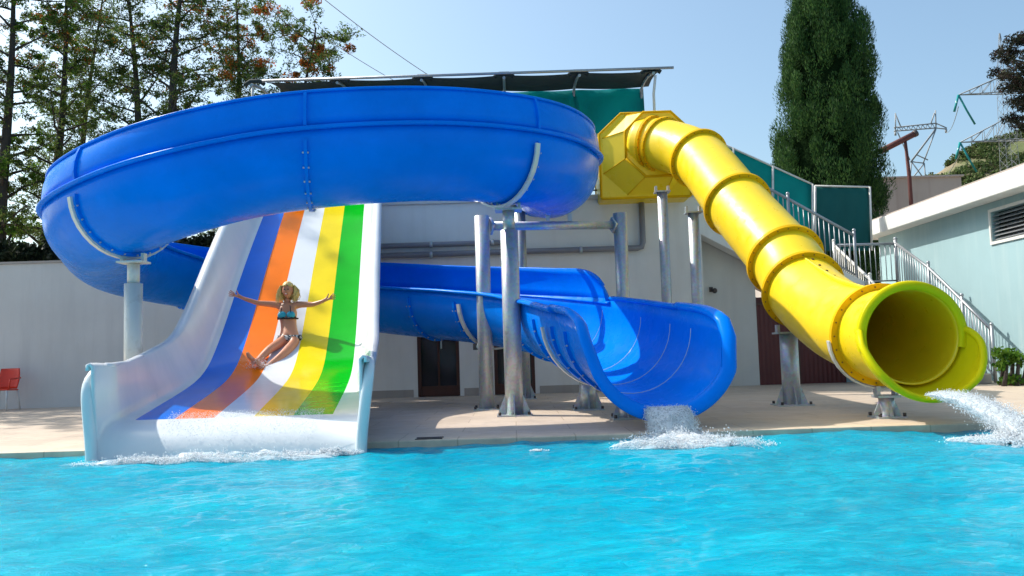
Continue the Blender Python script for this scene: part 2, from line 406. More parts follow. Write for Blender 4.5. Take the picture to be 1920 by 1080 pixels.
# front wall with two door openings
doors = [(at(783, 700, 18).x, at(862, 700, 18).x, 2.12), (at(927, 700, 18).x, at(972, 700, 18).x + .35, 2.12)]
mb = MB(); xs = BX0
for (a, b, h) in doors:
    mb.box((xs, BY, 0), (a, BY + .25, BZ)); mb.box((a, BY, h), (b, BY + .25, BZ)); xs = b
mb.box((xs, BY, 0), (BX1, BY + .25, BZ))
mb.box((BX0, BY + .25, 0), (BX0 + .25, 24, BZ)); mb.box((BX1 - .25, BY + .25, 0), (BX1, 24, BZ)); mb.box((BX0 + .25, 23.75, 0), (BX1 - .25, 24, BZ))
mb.build('wall', 'wall', bt)
MB().box((BX0 - .06, BY - .06, BZ + .002), (BX1 + .06, 24.06, BZ + .09)).build('platform_slab', 'wall2', bt)
MB().box((BX0 - .01, BY - .018, 0.0), (doors[0][0] - .09, BY - .002, .16)).box((doors[0][1] + .09, BY - .018, 0), (doors[1][0] - .09, BY - .002, .16)).box((doors[1][1] + .09, BY - .018, 0), (BX1 + .01, BY - .002, .16)).build('skirting', 'wall_dim', bt)
for (a, b, h) in doors:
    d = MB().box((a, BY + .02, 0.01), (a + .07, BY + .16, h)).box((b - .07, BY + .02, 0.01), (b, BY + .16, h)).box((a + .07, BY + .02, h - .08), (b - .07, BY + .16, h)).box((a + .07, BY + .05, .01), (b - .07, BY + .13, .22)).box(((a + b) / 2 - .02, BY + .05, .22), ((a + b) / 2 + .02, BY + .13, h - .08)).build('door', 'brown', bt)
    MB().box((a + .07, BY + .08, .22), (b - .07, BY + .10, h - .08)).build('pane', 'glass', d)
    MB().box(((a + b) / 2 + .05, BY + .01, 1.0), ((a + b) / 2 + .08, BY + .05, 1.16)).build('handle', 'steel', d)
# small wall fitting between the doors
# railing on the platform edge
rt = thing('platform_railing', 'dark thin railing along the front edge of the flat platform above the pipes', 'railing', (0, 18.1, BZ + .09))
z0 = BZ + .092
segs = [(-4.5, -2.9 - 1.2), (-2.3, -.25), (1.45, 1.95)]
for a, b in segs:
    mb = MB(); mp = MB(); mb2 = MB()
    mb.tube([(a, 18.1, z0 + 1.05), (b, 18.1, z0 + 1.05)], .025, 6); mb2.tube([(a, 18.1, z0 + .12), (b, 18.1, z0 + .12)], .018, 6)
    n = max(2, int((b - a) / .13))
    for i in range(n + 1):
        x = a + (b - a) * i / n; mp.tube([(x, 18.1, z0 + (.0 if i in (0, n) else .12)), (x, 18.1, z0 + 1.05)], .024 if i in (0, n, n // 2) else .008, 5)
    mb.build('top_rail', 'iron', rt); mb2.build('bottom_rail', 'iron', rt); mp.build('balusters', 'iron', rt)
# left boundary wall
bw = thing('boundary_wall', 'long plain grey-white rendered wall behind the left deck, red chair at its foot', 'wall', (-12, 18.4, 0))
WT = at(100, 493, 18.4).z
MB().box((-34, 18.4, 0), (BX0 - .004, 18.65, WT)).build('wall_body', 'wall2', bw)
MB().box((-34, 18.36, WT + .002), (BX0 - .004, 18.69, WT + .05)).build('coping', 'wall_dim', bw)
# stair wing on the right: wall, recess, maroon doors, stairs
sw = thing('stair_wing', 'white rendered stair block right of the platform with maroon metal doors under the stairs', 'building', (6, 18.5, 0))
MB().box((BX1 + .003, 18.75, 0), (5.35, 19.0, 3.3)).build('wall', 'wall2', sw)  # darker plaster colour stands for the shade in the recess
# sloping stair side above the recess
MB().prism([(BX1 + .003, 18.1, BZ), (BX1 + .003, 18.1, 3.28), (7.5, 18.1, 1.35), (7.5, 18.1, 2.15)], (0, .5, 0)).build('stair_side', 'wall', sw)
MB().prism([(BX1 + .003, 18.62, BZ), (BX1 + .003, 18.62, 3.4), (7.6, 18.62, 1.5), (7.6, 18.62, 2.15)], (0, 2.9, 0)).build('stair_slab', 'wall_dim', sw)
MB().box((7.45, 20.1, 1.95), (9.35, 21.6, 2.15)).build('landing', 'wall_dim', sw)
gd = MB().box((5.352, 18.78, 0), (7.25, 18.86, 1.92)).build('metal_door', 'maroon', sw)
MB().box((5.352, 18.72, 1.75), (7.25, 18.775, 1.80)).box((6.2, 18.72, 0), (6.25, 18.775, 1.74)).build('door_rail', 'brown', gd)
mb = MB()
N = 12
for i in range(N):   # lower flight towards the pool along the blue wall
    y0 = 20.1 - i * .32; z1 = 2.15 - i * 2.15 / (N + 0)
    mb.box((7.62, y0 - .32, max(0, z1 - .42)), (9.2, y0, z1 - .0 - 2.15 / N))
mb.build('stair_flight', 'wall_dim', sw)
MB().box((7.262, 18.9, 0), (9.2, 19.0, 1.9)).build('under_stair_wall', 'bluewall', sw)
# wall lamp
wl = thing('wall_lamp', 'small dark globe lamp on a bracket on the shaded recess wall', 'lamp', tuple(at(1340, 545, 18.7)))
p = at(1340, 545, 18.62)
MB().sphere(p, .06).build('globe', 'iron', wl); MB().tube([p + Vector((0, 0, 0)), p + Vector((-.05, .13, .04))], .015).box(tuple(p + Vector((-.09, .11, -.02))), tuple(p + Vector((-.01, .13, .09)))).build('bracket', 'iron', wl)

# stair railings
def railing(name, label, line, h=1.0, gap=.12, mat='rail', posts=()):
    t = thing(name, label, 'railing', tuple(line[0]))
    mb = MB(); mp = MB(); mb2 = MB()
    L = [Vector(p) for p in line]; U = Vector((0, 0, h))
    mb.tube([p + U for p in L], .032, 8); mb2.tube([p + Vector((0, 0, .12)) for p in L], .02, 6)
    for a, b in zip(L[:-1], L[1:]):
        n = max(1, int((b - a).length / gap))
        for i in range(n + 1):
            q = a.lerp(b, i / n); mp.tube([q + Vector((0, 0, .12)), q + U], .011, 5)
    mb.build('handrail', mat, t); mb2.build('bottom_rail', mat, t); mp.build('balusters', mat, t)
    for i, p in enumerate(L):
        MB().tube([p, p + U * 1.1], .034, 8).sphere(p + U * 1.11, .04).build('post', mat, t)
    return t
railing('stair_railing', 'grey metal railing of the lower stairs running down beside the pale blue wall', [(9.12, 20.1, 2.18), (9.12, 18.6, 1.45), (9.12, 17.3, .65), (9.12, 16.3, .02)])
railing('stair_railing', 'grey metal railing of the lower stairs passing behind the yellow tube mouth', [(7.66, 20.1, 2.18), (7.66, 18.2, 1.2), (7.66, 16.4, .02)], mat='wsteel')
railing('stair_railing', 'horizontal grey metal railing across the stair landing below the green screen', [(7.66, 20.14, 2.18), (9.12, 20.14, 2.18)])
railing('stair_railing', 'sloping grey metal railing of the upper stairs directly behind the yellow tube', [(4.3, 18.5, BZ + .02), (6.1, 18.5, 3.05), (7.5, 18.5, 2.2)])
# green screens on the stair
def screen(name, label, top, bot, mats='net', n=2):
    t = thing(name, label, 'screen', tuple(bot[0])); T = [Vector(p) for p in top]; B = [Vector(p) for p in bot]
    mb = MB(); rings = []
    NN = 14
    for i in range(NN + 1):
        a = T[0].lerp(T[1], i / NN); b = B[0].lerp(B[1], i / NN)
        rings.append([a.lerp(b, j / 8) + Vector((0, .02 * math.sin(i * 1.7 + j * .8), 0)) for j in range(9)])
    mb.loft(rings, False, 0, True).build('mesh_panel', mats, t, solid=.006)
    fr = MB(); e = Vector((0, -.03, 0))
    fr.tube([T[0] + e, T[1] + e], .025, 6)
    fr.build('top_tube', 'wsteel', t)
    for i in range(n + 1):
        a = T[0].lerp(T[1], i / n); b = B[0].lerp(B[1], i / n); MB().tube([a + e * 2, b + e * 2], .03, 6).build('post', 'wsteel', t)
    return t
screen('shade_screen', 'sloping teal green mesh screen along the upper stairs behind the yellow tube', [at(1300, 245, 21.5), at(1522, 346, 21.5)], [at(1300, 420, 21.5), at(1522, 470, 21.5)], n=3)
screen('shade_screen', 'flat dark green mesh screen framed in white tube on the stair landing', [at(1527, 349, 21.6), at(1629, 351, 21.6)], [at(1527, 470, 21.6), at(1633, 470, 21.6)], 'net_dark', n=1)

# canopy over the platform
ct = thing('platform_canopy', 'long green mesh canopy with a black curved roof edge over the slide platform', 'canopy', (-1, 20, BZ + .1))
yf, yb = 18.7, 20.6
def rooft(px, y0=0): return at(px, 148 - (px - 500) * .0145 + y0, yf)
pl, pr = rooft(500, 2).x, rooft(1240).x
zf = rooft(870, 1).z
zr = zf + .02
nb = 6; bowx = [at(p, 150, yf).x for p in (470, 632, 790, 945, 1087, 1226)]
def rz(x): return 0
prof = [(yf, 0.0), (yf + .35, .1), (yf + .8, .18), (yf + 1.3, .22), (yf + 1.75, .2), (yb - .06, -.05), (yb, -.6)]
rings = []
NX = 41
for i in range(NX):
    x = pl + (pr - pl) * i / (NX - 1); fr_ = (x - pl) / (pr - pl) * 5; sag = .035 * abs(math.sin(fr_ * math.pi)) 
    rings.append([Vector((x, y, zf + dz - sag * (1 if j < 5 else .3))) for j, (y, dz) in enumerate(prof[:5])])
MB().loft(rings, False, 0, True).build('roof_sheet', 'tarp', ct, solid=.015)
rings = []
zlow = at(1120, 318, yb).z
for i in range(NX):
    x = pl + (pr - .12 - pl) * i / (NX - 1)
    rings.append([Vector((x, yb - .1 + .03 * math.sin(i * 1.3 + j), (zf + .17) + (zlow - zf - .17) * j / 10)) for j in range(11)])
MB().loft(rings, False, 0, True).build('mesh_wall', 'net', ct, solid=.008)
MB().tube([(pl - .1, yf, zf + .04), (pr + .28, yf, zf + .06)], .032, 8).build('front_tube', 'rail', ct)
for x in bowx:
    pts = [Vector((x, y, zf + dz - .05)) for y, dz in prof] + [Vector((x, yb, BZ + .09))]
    MB().tube(pts, .035, 6).build('bow', 'rail', ct)
    MB().tube([(x - .22, yf + .3, zf + .06), (x - .1, yf + .3, zf + .14), (x + .1, yf + .3, zf + .14), (x + .22, yf + .3, zf + .06)], .05, 6).build('ridge_patch', 'tarp', ct)
for x in (bowx[0], bowx[-1]):
    MB().tube([(x, yf + .1, BZ + .09), (x, yf + .1, zf - .5), (x + .04, yf, zf - .1)], .03, 6).build('post', 'wsteel', ct)
# back railing of the platform (seen under the mesh)
rb = thing('platform_railing', 'dark thin railing at the back of the platform seen under the green mesh', 'railing', (0, 23.8, BZ + .09))
mb = MB(); mb.tube([(-4.5, 23.8, z0 + 1.0), (4, 23.8, z0 + 1.0)], .025, 6); mb.build('top_rail', 'iron', rb)
mp = MB()
for i in range(60): mp.tube([(-4.5 + i * 8.5 / 59, 23.8, z0), (-4.5 + i * 8.5 / 59, 23.8, z0 + 1.0)], .012, 5)
mp.build('balusters', 'iron', rb)

# wall pipes
def pz(px, py): return at(px, py, 17.9)
pt = thing('wall_pipe', 'lower grey water pipe on the white wall that turns up under the yellow box', 'pipe', tuple(pz(960, 478)))
a, b, c_, d_ = pz(640, 482), pz(1196, 474), pz(1206, 462), pz(1204, 372)
b.z = a.z; c_.z = b.z + .12; d_ = Vector((c_.x, 17.9, BZ - .03))
MB().tube([a, b, b.lerp(Vector((c_.x, 17.9, b.z)), .7) + Vector((0, 0, .02)), c_, d_], .062, 10).build('pipe_run', 'pvc', pt)
for x in (a.x + .6, a.x + 1.9, a.x + 3.6, b.x - 1.2): MB().tube([(x - .03, 17.9, a.z), (x + .03, 17.9, a.z)], .078, 10).box((x - .02, 17.9, a.z - .02), (x + .02, 18.0, a.z + .02)).build('clamp', 'steel', pt)
MB().tube([(c_.x, 17.9, BZ - .1), (c_.x, 17.9, BZ - .02)], .1, 10).build('collar', 'pvc', pt)
pt = thing('wall_pipe', 'upper grey water pipe ending behind the steel posts on the white wall', 'pipe', tuple(pz(840, 461)))
a, b = pz(640, 464), pz(972, 457); b.z = a.z
MB().tube([a, b, b + Vector((.05, .1, 0))], .058, 10).build('pipe_run', 'pvc', pt)
for x in (a.x + .6, a.x + 1.9, a.x + 3.2): MB().tube([(x - .03, 17.9, a.z), (x + .03, 17.9, a.z)], .074, 10).box((x - .02, 17.9, a.z - .02), (x + .02, 18.0, a.z + .02)).build('clamp', 'steel', pt)

# pale blue building
BXW = 9.8
bb = thing('blue_building', 'pale blue rendered building with white roof edge and louvred vent at the right', 'building', (BXW, 18, 0))
FZ0, FZ1 = 3.62, 4.0
wy0, wy1, wz0, wz1 = at(1920, 420, 16.2).y - 1.0, 17.25, 2.82, 3.42
mb = MB()
mb.box((BXW, 12, 0), (BXW + .25, wy0, FZ0)); mb.box((BXW, wy1, 0), (BXW + .25, 22.6, FZ0)); mb.box((BXW, wy0, 0), (BXW + .25, wy1, wz0)); mb.box((BXW, wy0, wz1), (BXW + .25, wy1, FZ0))
mb.box((BXW + .25, 22.35, 0), (22, 22.6, FZ0)); mb.box((BXW + .25, 12, 0), (22, 12.25, FZ0)); mb.box((21.75, 12.25, 0), (22, 22.35, FZ0))
mb.build('wall', 'bluewall', bb)
MB().box((BXW - .42, 11.6, FZ0 + .002), (22.4, 23.0, FZ1)).build('roof', 'roofwhite', bb, bevel=.02)
MB().box((BXW - .36, 11.66, FZ1 + .002), (22.3, 22.9, FZ1 + .05)).build('roof_covering', 'wall_dim', bb)
w_ = MB().box((BXW - .03, wy0 - .05, wz0 - .06), (BXW + .0, wy1 + .05, wz0 - .002)).box((BXW - .03, wy0 - .05, wz1 + .002), (BXW, wy1 + .05, wz1 + .06)).box((BXW - .03, wy1, wz0), (BXW, wy1 + .05, wz1)).box((BXW - .03, wy0 - .05, wz0), (BXW, wy0, wz1)).build('louvre_frame', 'roofwhite', bb)
mb = MB()
for i in range(7):
    z = wz0 + .03 + i * (wz1 - wz0 - .04) / 7
    mb.add([(BXW + .02, wy0, z), (BXW + .02, wy1, z), (BXW + .11, wy1, z + .06), (BXW + .11, wy0, z + .06), (BXW + .02, wy0, z - .008), (BXW + .02, wy1, z - .008), (BXW + .11, wy1, z + .052), (BXW + .11, wy0, z + .052)], [(0, 1, 2, 3), (4, 7, 6, 5), (0, 4, 5, 1), (2, 6, 7, 3)])
mb.build('louvre_slats', 'rail', w_)
MB().box((BXW + .16, wy0, wz0), (BXW + .18, wy1, wz1)).build('vent_back', 'glass', w_)
# beige building behind
bg_ = thing('beige_building', 'low plain brownish beige building behind the cypress beyond the blue building', 'building', tuple(at(1720, 400, 34)))
a, b = at(1640, 336, 34), at(1802, 334, 34)
MB().box((a.x - 3, 34, -.02), (b.x, 42, a.z)).build('wall', 'wall_dim', bg_); MB().box((a.x - 3.1, 33.9, a.z + .002), (b.x + .08, 42.1, a.z + .07)).build('roof', 'wall_dim', bg_)
# floodlight mast like slanting rusty pipe
ms = thing('rusty_mast', 'rusty red post with a slanting dark trough lamp on top, rising beside the cypress', 'mast', tuple(at(1706, 336, 33)))
p0, p1 = at(1706, 345, 33.5), at(1697, 262, 33.5); p0.z = 0
MB().tube([p0, Vector((p0.x, p0.y, at(1706, 335, 33.5).z)), p1], [.09, .08, .06], 8).build('post', 'rust', ms)
q0, q1 = at(1664, 277, 33.5), at(1713, 252, 33.5); dv = (q1 - q0)
MB().tube([q0 - dv * .3, q1], .12, 8).build('lamp_trough', 'rust', ms)
MB().tube([q1 + dv * .0, q1 + dv * .12], .135, 8).build('end_cap', 'iron', ms)

# ================================================================== RAINBOW SLIDE
PROF = [(18.05, 4.19), (17.5, 4.10), (16.9, 3.78), (15.4, 2.68), (14.0, 1.60), (13.3, 1.12), (12.7, .80), (12.0, .60), (11, .46), (9.8, .34), (9.0, .26), (8.72, .19), (8.52, .04), (8.42, -.25)]
pr_, Ls = smooth_path([(0, y, z) for y, z in PROF], 90)
def floorz(Y):
    ys = pr_[::-1, 1]; return float(np.interp(Y, ys, pr_[::-1, 2]))
def XLR(Y):
    t = (16.8 - Y) / 7.9; t = min(t, 1.0)
    bulge = -.12 * math.sin(math.pi * min(max(t, 0), 1))
    return -4.90 + .93 * t + bulge, -2.90 + 1.0 * t
rs = thing('rainbow_slide', 'wide white family slide with blue, orange, white, yellow and green lanes ending in the pool', 'water slide', (-3, 9, 0))
rings = []; lipL = []; lipR = []; seamrows = []
for i, (_, Y, z) in enumerate(pr_):
    a = pr_[max(0, i - 1)]; b = pr_[min(len(pr_) - 1, i + 1)]
    t = Vector((0, b[1] - a[1], b[2] - a[2])).normalized(); n = Vector((0, t.z, -t.y))
    if Y < 9.2:
        kk = min(1, (9.2 - Y) / .4); n = n.lerp(Vector((0, 0, 1)), kk).normalized()
        
    L, Rr = XLR(Y)
    end = max(0, (9.6 - Y) / 1.0)
    hL = .56 + .06 * min(1, end); hR = .50 + .12 * min(1, end)
    top = max(z, .24) - z if Y < 9.0 else 0
    def P(x, h): return Vector((x, Y, z)) + n * h + Vector((0, 0, top if h > .2 else top * h / .25))
    e2 = min(1, max(0, (11.5 - Y) / 2.5)); mL, mR = .07 + .07 * e2, .10 + .26 * e2; lL, lR = .26 - .19 * e2, .20 - .15 * e2
    fw_ = .10 - .075 * e2; fl = [P(L - mL - lL - fw_, hL - .05), P(L - mL - lL - fw_, hL), P(L - mL - lL, hL + .012), P(L - mL - lL + .03, hL - .02), P(L - mL - lL * .55, hL * .55), P(L - mL - lL * .2, .14), P(L - mL - .02, .05), P(L - mL + .03, .015)]
    st = [P(L + (Rr - L) * j / 5, 0) for j in range(6)]
    fr = [P(Rr + mR - .03, .015), P(Rr + mR + .02, .05), P(Rr + mR + lR * .2, .14), P(Rr + mR + lR * .55, hR * .55), P(Rr + mR + lR - .03, hR - .02), P(Rr + mR + lR, hR + .012), P(Rr + mR + lR + fw_, hR), P(Rr + mR + lR + fw_, hR - .05)]
    rings.append(fl + st + fr)
    lipL.append(fl[1]); lipR.append(fr[-2])
mis = [0] * 8 + [1, 2, 3, 4, 5] + [0] * 8
mb = MB().loft(rings, False, 0, True, mis=mis)
# lanes end in plain white near the water
nq = len(rings[0]) - 1
for i in range(len(rings) - 1):
    if pr_[i, 1] < 9.05:
        for j in range(8, 13): mb.m[i * nq + j] = 0
for i in range(len(mb.f)): mb.f[i] = mb.f[i][::-1]
mb.build('chute', ['white_gel', 's_blue', 's_orange', 's_white', 's_yellow', 's_green'], rs, solid=.03)
# rolled end lips: a thick rounded return that follows the wall end down into the water
for side in (0, 1):
    sg = -1 if side == 0 else 1; ci = 2 if side == 0 else 19
    q = [Vector(rings[k_][ci]) for k_ in range(len(rings))]
    iy = [k_ for k_ in range(len(rings)) if q[k_].y < 10.4]
    topz = q[iy[len(iy) // 2]].z
    ye = 8.50
    rail = [q[k_] for k_ in iy if q[k_].y > 8.85]; xe = rail[-1].x
    path = [tuple(v_ + Vector((0, 0, -.01))) for v_ in rail[::3]] + [(xe + sg * .02, 8.74, rail[-1].z - .02), (xe + sg * .04, 8.55, rail[-1].z - .11), (xe + sg * .03, 8.44, rail[-1].z - .30), (xe - sg * .02, 8.42, .1), (xe - sg * .04, 8.42, -.3)]
    P_, _ = smooth_path(path, 40)
    rr = []
    for k_, c in enumerate(P_):
        c = Vector(c); a = Vector(P_[max(0, k_ - 1)]); b = Vector(P_[min(39, k_ + 1)]); t = (b - a).normalized(); x = Vector((1, 0, 0)); n = x.cross(t).normalized()
        f = k_ / 39; wx_ = .03 + .028 * min(1, max(0, (f - .35) * 3)); wn = .02 + .035 * min(1, max(0, (f - .35) * 3))
        rr.append([c + x * wx_ * math.cos(g) + n * wn * math.sin(g) for g in np.linspace(0, 2 * math.pi, 13)[:-1]])
    MB().loft(rr, True, 0, True, True).build('end_lip', 'white_gel', rs)
# cross seams between slide sections
for Ys in (16.2, 15.0, 13.9, 12.6, 10.4):
    i = int(np.argmin(abs(pr_[:, 1] - Ys))); r_ = rings[i]
    MB().tube([Vector(q) + Vector((0, -.004, .004)) for q in r_[3:19]], .006, 4).build('seam', 's_white', rs)
    MB().tube([Vector(q) + Vector((0, 0, -.05)) for q in r_[1:21]], .03, 6).build('joint_flange', 'white_gel', rs)
# hidden trestles
for Yc in (15.6, 13.0, 10.2):
    L, Rr = XLR(Yc); z = floorz(Yc) - .08
    t = thing('slide_trestle', {15.6: 'tall galvanised trestle beneath the top of the rainbow slide', 13.0: 'middle galvanised trestle beneath the rainbow slide', 10.2: 'low galvanised trestle beneath the foot of the rainbow slide'}[Yc], 'trestle', ((L + Rr) / 2, Yc, 0))
    for x in (L + .35, Rr - .35):
        MB().tube([(x, Yc, 0.012), (x, Yc, z - .07)], .06, 10).build('post', 'steel', t); MB().box((x - .13, Yc - .13, 0), (x + .13, Yc + .13, .012)).build('base_plate', 'steel', t)
    MB().box((L, Yc - .04, z - .07), (Rr, Yc + .04, z)).build('cross_beam', 'steel', t)

# ================================================================== BLUE SPIRAL FLUME
BP = [(0.50, 18.16, 3.94), (0.62, 16.5, 3.53), (0.69, 14.79, 3.2), (0.67, 13.07, 3.02), (0.07, 11.83, 2.96), (-1.28, 11.11, 2.91), (-2.96, 10.76, 2.74), (-4.33, 10.87, 2.47), (-5.62, 11.74, 2.25), (-6.3, 13.09, 2.2), (-6.75, 14.7, 2.08), (-6.2, 16.25, 1.92), (-4.67, 16.8, 1.68), (-3.04, 16.1, 1.41), (-1.78, 15.28, 1.22), (-0.47, 14.3, 1.03), (0.47, 13.13, 0.82), (0.92, 11.83, 0.62), (1.25, 10.5, 0.41), (1.58, 9.1, 0.2)]
NB = 260
bp, BL = smooth_path(BP, NB)
RB0 = .715
def RBf(i): return RB0 + .075 * max(0., min(1., (i - (NB - 50)) / 50))
def bframe(i):
    a = bp[max(0, i - 1)]; b = bp[min(NB - 1, i + 1)]
    t = Vector((b[0] - a[0], b[1] - a[1], 0)).normalized(); return Vector(bp[i]), t, Vector((-t.y, t.x, 0))
def bpt(i, n, h):
    o, t, l = bframe(i); return o + l * n + Vector((0, 0, h))
def sec(i, r=None, a0=-1.0, a1=1.0, N=22):
    RB = RBf(i); r = RB if r is None else RB + r
    """trough from inner rim (a=-1) to outer rim (a=+1)"""
    out = []
    for j in range(N + 1):
        a = (a0 + (a1 - a0) * j / N) * math.pi / 2
        out.append(bpt(i, r * math.sin(a), RB - r * math.cos(a)))
    return out
fs = thing('blue_flume', 'large open bright blue spiral flume curling round the rainbow slide to a wide mouth', 'water slide', (-2, 13, 0))
iw = min(range(150, NB - 10), key=lambda i: abs(proj(bpt(i, RB0, RB0 + .3))[0] - 1138))   # end of raised wall
imouth = NB - 1
straight = .118; XH = .461
def fullsec(i):
    RB = RBf(i)
    q = max(0., (i - (NB - 8)) / 7.); k2 = 1 - math.sqrt(max(0, 1 - q * q)); ext = (straight + (.10 * max(0, (i - (NB - 60)) / 60))) * max(.02, 1 - 1.6 * k2)
    ae = 1 - .30 * max(0, k2 - .3) / .7; s_ = sec(i, None, -ae, ae)
    s_ = [s_[0] + Vector((0, 0, ext))] + s_ + [s_[-1] + Vector((0, 0, ext))]
    return s_
rings = [fullsec(i) for i in range(NB)]
# flared mouth: last metre cuts back the rims and widens
mb = MB().loft(rings, False, 0, True)
mb.build('trough', 'blue', fs, solid=.022)
# raised outer wall
rings = []
for i in range(0, iw + 1):
    tt = min(1, (iw - i) / 7); RB = RBf(i); hh = XH * math.sqrt(max(.0001, 1 - (1 - tt) ** 2)) 
    rings.append([bpt(i, RB + .0 + dx, RB + straight + h) for dx, h in ((0, .012), (.015, .3 * hh), (.0, .6 * hh + .01), (-.035, .84 * hh + .012), (-.07, hh + .012))])
MB().loft(rings, False, 0, True).build('raised_wall', 'blue', fs, solid=.022)
def ribbon(name, i0, i1, n, h, w, th, mat='blue', parent=fs):
    rings = []
    for i in range(i0, i1 + 1):
        c = [bpt(i, n + a * w / 2, h + b * th / 2) for a, b in ((-1, -1), (1, -1), (1, 1), (-1, 1))]
        rings.append(c)
    return MB().loft(rings, True, 0, False, True).build(name, mat, parent, bevel=.006)
def ribbon2(name, i0, i1, n, h, r, mat='blue', squash=.6):
    rings = []
    for i in range(i0, i1 + 1):
        rings.append([bpt(i, n + r * math.cos(q * math.pi / 4), h + r * squash * math.sin(q * math.pi / 4)) for q in range(8)])
    return MB().loft(rings, True, 0, True, True).build(name, mat, fs)
ribbon2('rim_flange', 0, iw, RB0 + .035, RB0 + straight, .055, squash=.5)
def lipvar():
    rings = []
    for i in range(0, iw):
        tt = min(1, (iw - i) / 7); RB = RBf(i); hh = XH * math.sqrt(max(.0001, 1 - (1 - tt) ** 2))
        rings.append([bpt(i, RB - .05 + .028 * math.cos(q * math.pi / 4), RB + straight + hh + .012 + .02 * math.sin(q * math.pi / 4)) for q in range(8)])
    MB().loft(rings, True, 0, True, True).build('wall_top_lip', 'blue', fs)
lipvar()
def rimlip(side, i0, i1, name='rim_lip'):
    rings = []
    for i in range(i0, i1 + 1):
        ext = straight + (.10 * max(0, (i - (NB - 60)) / 60))
        w = .055 + .03 * max(0, (i - (NB - 70)) / 70); RB = RBf(i)
        e_ = fullsec(i)[0 if side < 0 else -1]; l_ = bframe(i)[2]
        rings.append([e_ + l_ * (side * w * .55 + w * math.cos(q * math.pi / 5)) + Vector((0, 0, .5 * w * math.sin(q * math.pi / 5))) for q in range(10)])
    MB().loft(rings, True, 0, True, True).build(name, 'blue', fs)
rimlip(-1, 0, NB - 12); rimlip(1, iw, NB - 12)
# rolled lip round the mouth
o, t, l = bframe(NB - 1); ring = []; RB = RBf(NB - 1)
ms_ = fullsec(NB - 1)
pts = [Vector(q) for q in ms_]
c0 = sum((p for p in pts), Vector()) / len(pts); c0 = o + Vector((0, 0, RB + .1))
path = [fullsec(i)[0] for i in range(NB - 13, NB - 1)] + pts + [fullsec(i)[-1] for i in range(NB - 2, NB - 14, -1)]
nn = len(path); rings = []; hub = o + Vector((0, 0, RB * .9)) - t * .5
for q in range(nn):
    c = Vector(path[q]); a = Vector(path[max(0, q - 1)]); b = Vector(path[min(nn - 1, q + 1)]); tt = (b - a).normalized()
    e_ = (c - hub); e_ = (e_ - tt * e_.dot(tt)).normalized(); n_ = tt.cross(e_)
    wq = .062 + .03 * math.sin(math.pi * q / (nn - 1))
    rings.append([c + e_ * (wq * .6 + wq * math.cos(g)) + n_ * (.045 * math.sin(g)) for g in np.linspace(0, 2 * math.pi, 13)[:-1]])
MB().loft(rings, True, 0, True, True).build('mouth_lip', 'blue', fs)
# section joints
step = BL / NB
joints = []
def nearest(x, y, zmin=0, zmax=9):
    best = min(range(NB), key=lambda i: (bp[i, 0] - x) ** 2 + (bp[i, 1] - y) ** 2 + (0 if zmin <= bp[i, 2] <= zmax else 99)); return best
def jpx(px, a, b, n=RB0, h=RB0): return min(range(a, b), key=lambda i: abs(proj(bpt(i, n, h))[0] - px))
ile = int(np.argmin(bp[:, 0])); ifr = int(np.argmin(bp[:90, 0] * -1 + 0)); i0_ = nearest(.67, 13.07, 2.5)
jl = [nearest(.62, 16.6), jpx(1012, i0_, ile - 20), jpx(568, i0_, ile), jpx(150, i0_, ile - 4), ile + 14, ile + 44] + [jpx(q, ile + 60, NB, -RB0) for q in (770, 855, 960, 1008, 1045, 1072)] + [NB - 22]
jl = sorted(set(jl))
for i in jl:
    rings = []
    for di, r_ in ((-.02, .008), (-.02, .05), (.02, .05), (.02, .008)):
        o, t, l = bframe(i); rings.append([p + t * di for p in sec(i, r_, -.98, .98)])
    rings.append(rings[0])
    RB = RBf(i); jf = MB().loft(rings, False, 0, False)
    if i <= iw - 8:
        o, t, l = bframe(i)
        rg = []
        for dx, h in ((0.0, .03), (.015, .15), (.0, .28), (-.035, .39), (-.07, .46)):
            c = bpt(i, RB + dx, RB + straight + h); rg.append([c + t * a + l * b for a, b in ((-.02, .01), (-.02, .05), (.02, .05), (.02, .01))])
        MB().loft(rg, True, 0, False, True).build('wall_flange', 'blue', fs)
    # bolts
    mbt = jf; o, t, l = bframe(i); nf0 = len(mbt.f)
    for a in np.linspace(-.85, .85, 12):
        c = bpt(i, (RB + .035) * math.sin(a * math.pi / 2), RB - (RB + .035) * math.cos(a * math.pi / 2)); mbt.tube([c - t * .04, c + t * .04], .012, 5)
    mbt.m[nf0:] = [1] * (len(mbt.f) - nf0); mbt.build('joint_flange', ['blue', 'steel'], fs)
    # inner seam line
    MB().tube([p for p in sec(i, -.013, -.98, .98)], .005, 4).build('seam', 's_white', fs)
def cradle(i, a0=-.95, a1=.95, parent=fs):
    o, t, l = bframe(i); rings = []; RB = RBf(i)
    for j in range(19):
        a = (a0 + (a1 - a0) * j / 18) * math.pi / 2
        c = o + Vector((0, 0, RB)) + l * math.sin(a) * (RB + .07) - Vector((0, 0, 1)) * math.cos(a) * (RB + .07)
        d = (l * math.sin(a) - Vector((0, 0, 1)) * math.cos(a))
        rings.append([c + t * x + d * y for x, y in ((-.035 + .06, -.015), (.035 + .06, -.015), (.035 + .06, .015), (-.035 + .06, .015))])
    MB().loft(rings, True, 0, False, True).build('cradle', 'wsteel', parent)
for q in (jpx(1012, i0_, ile - 20), jpx(150, i0_, ile - 4), jpx(858, ile + 60, NB, -RB0), jpx(1030, ile + 60, NB, -RB0)): cradle(q)

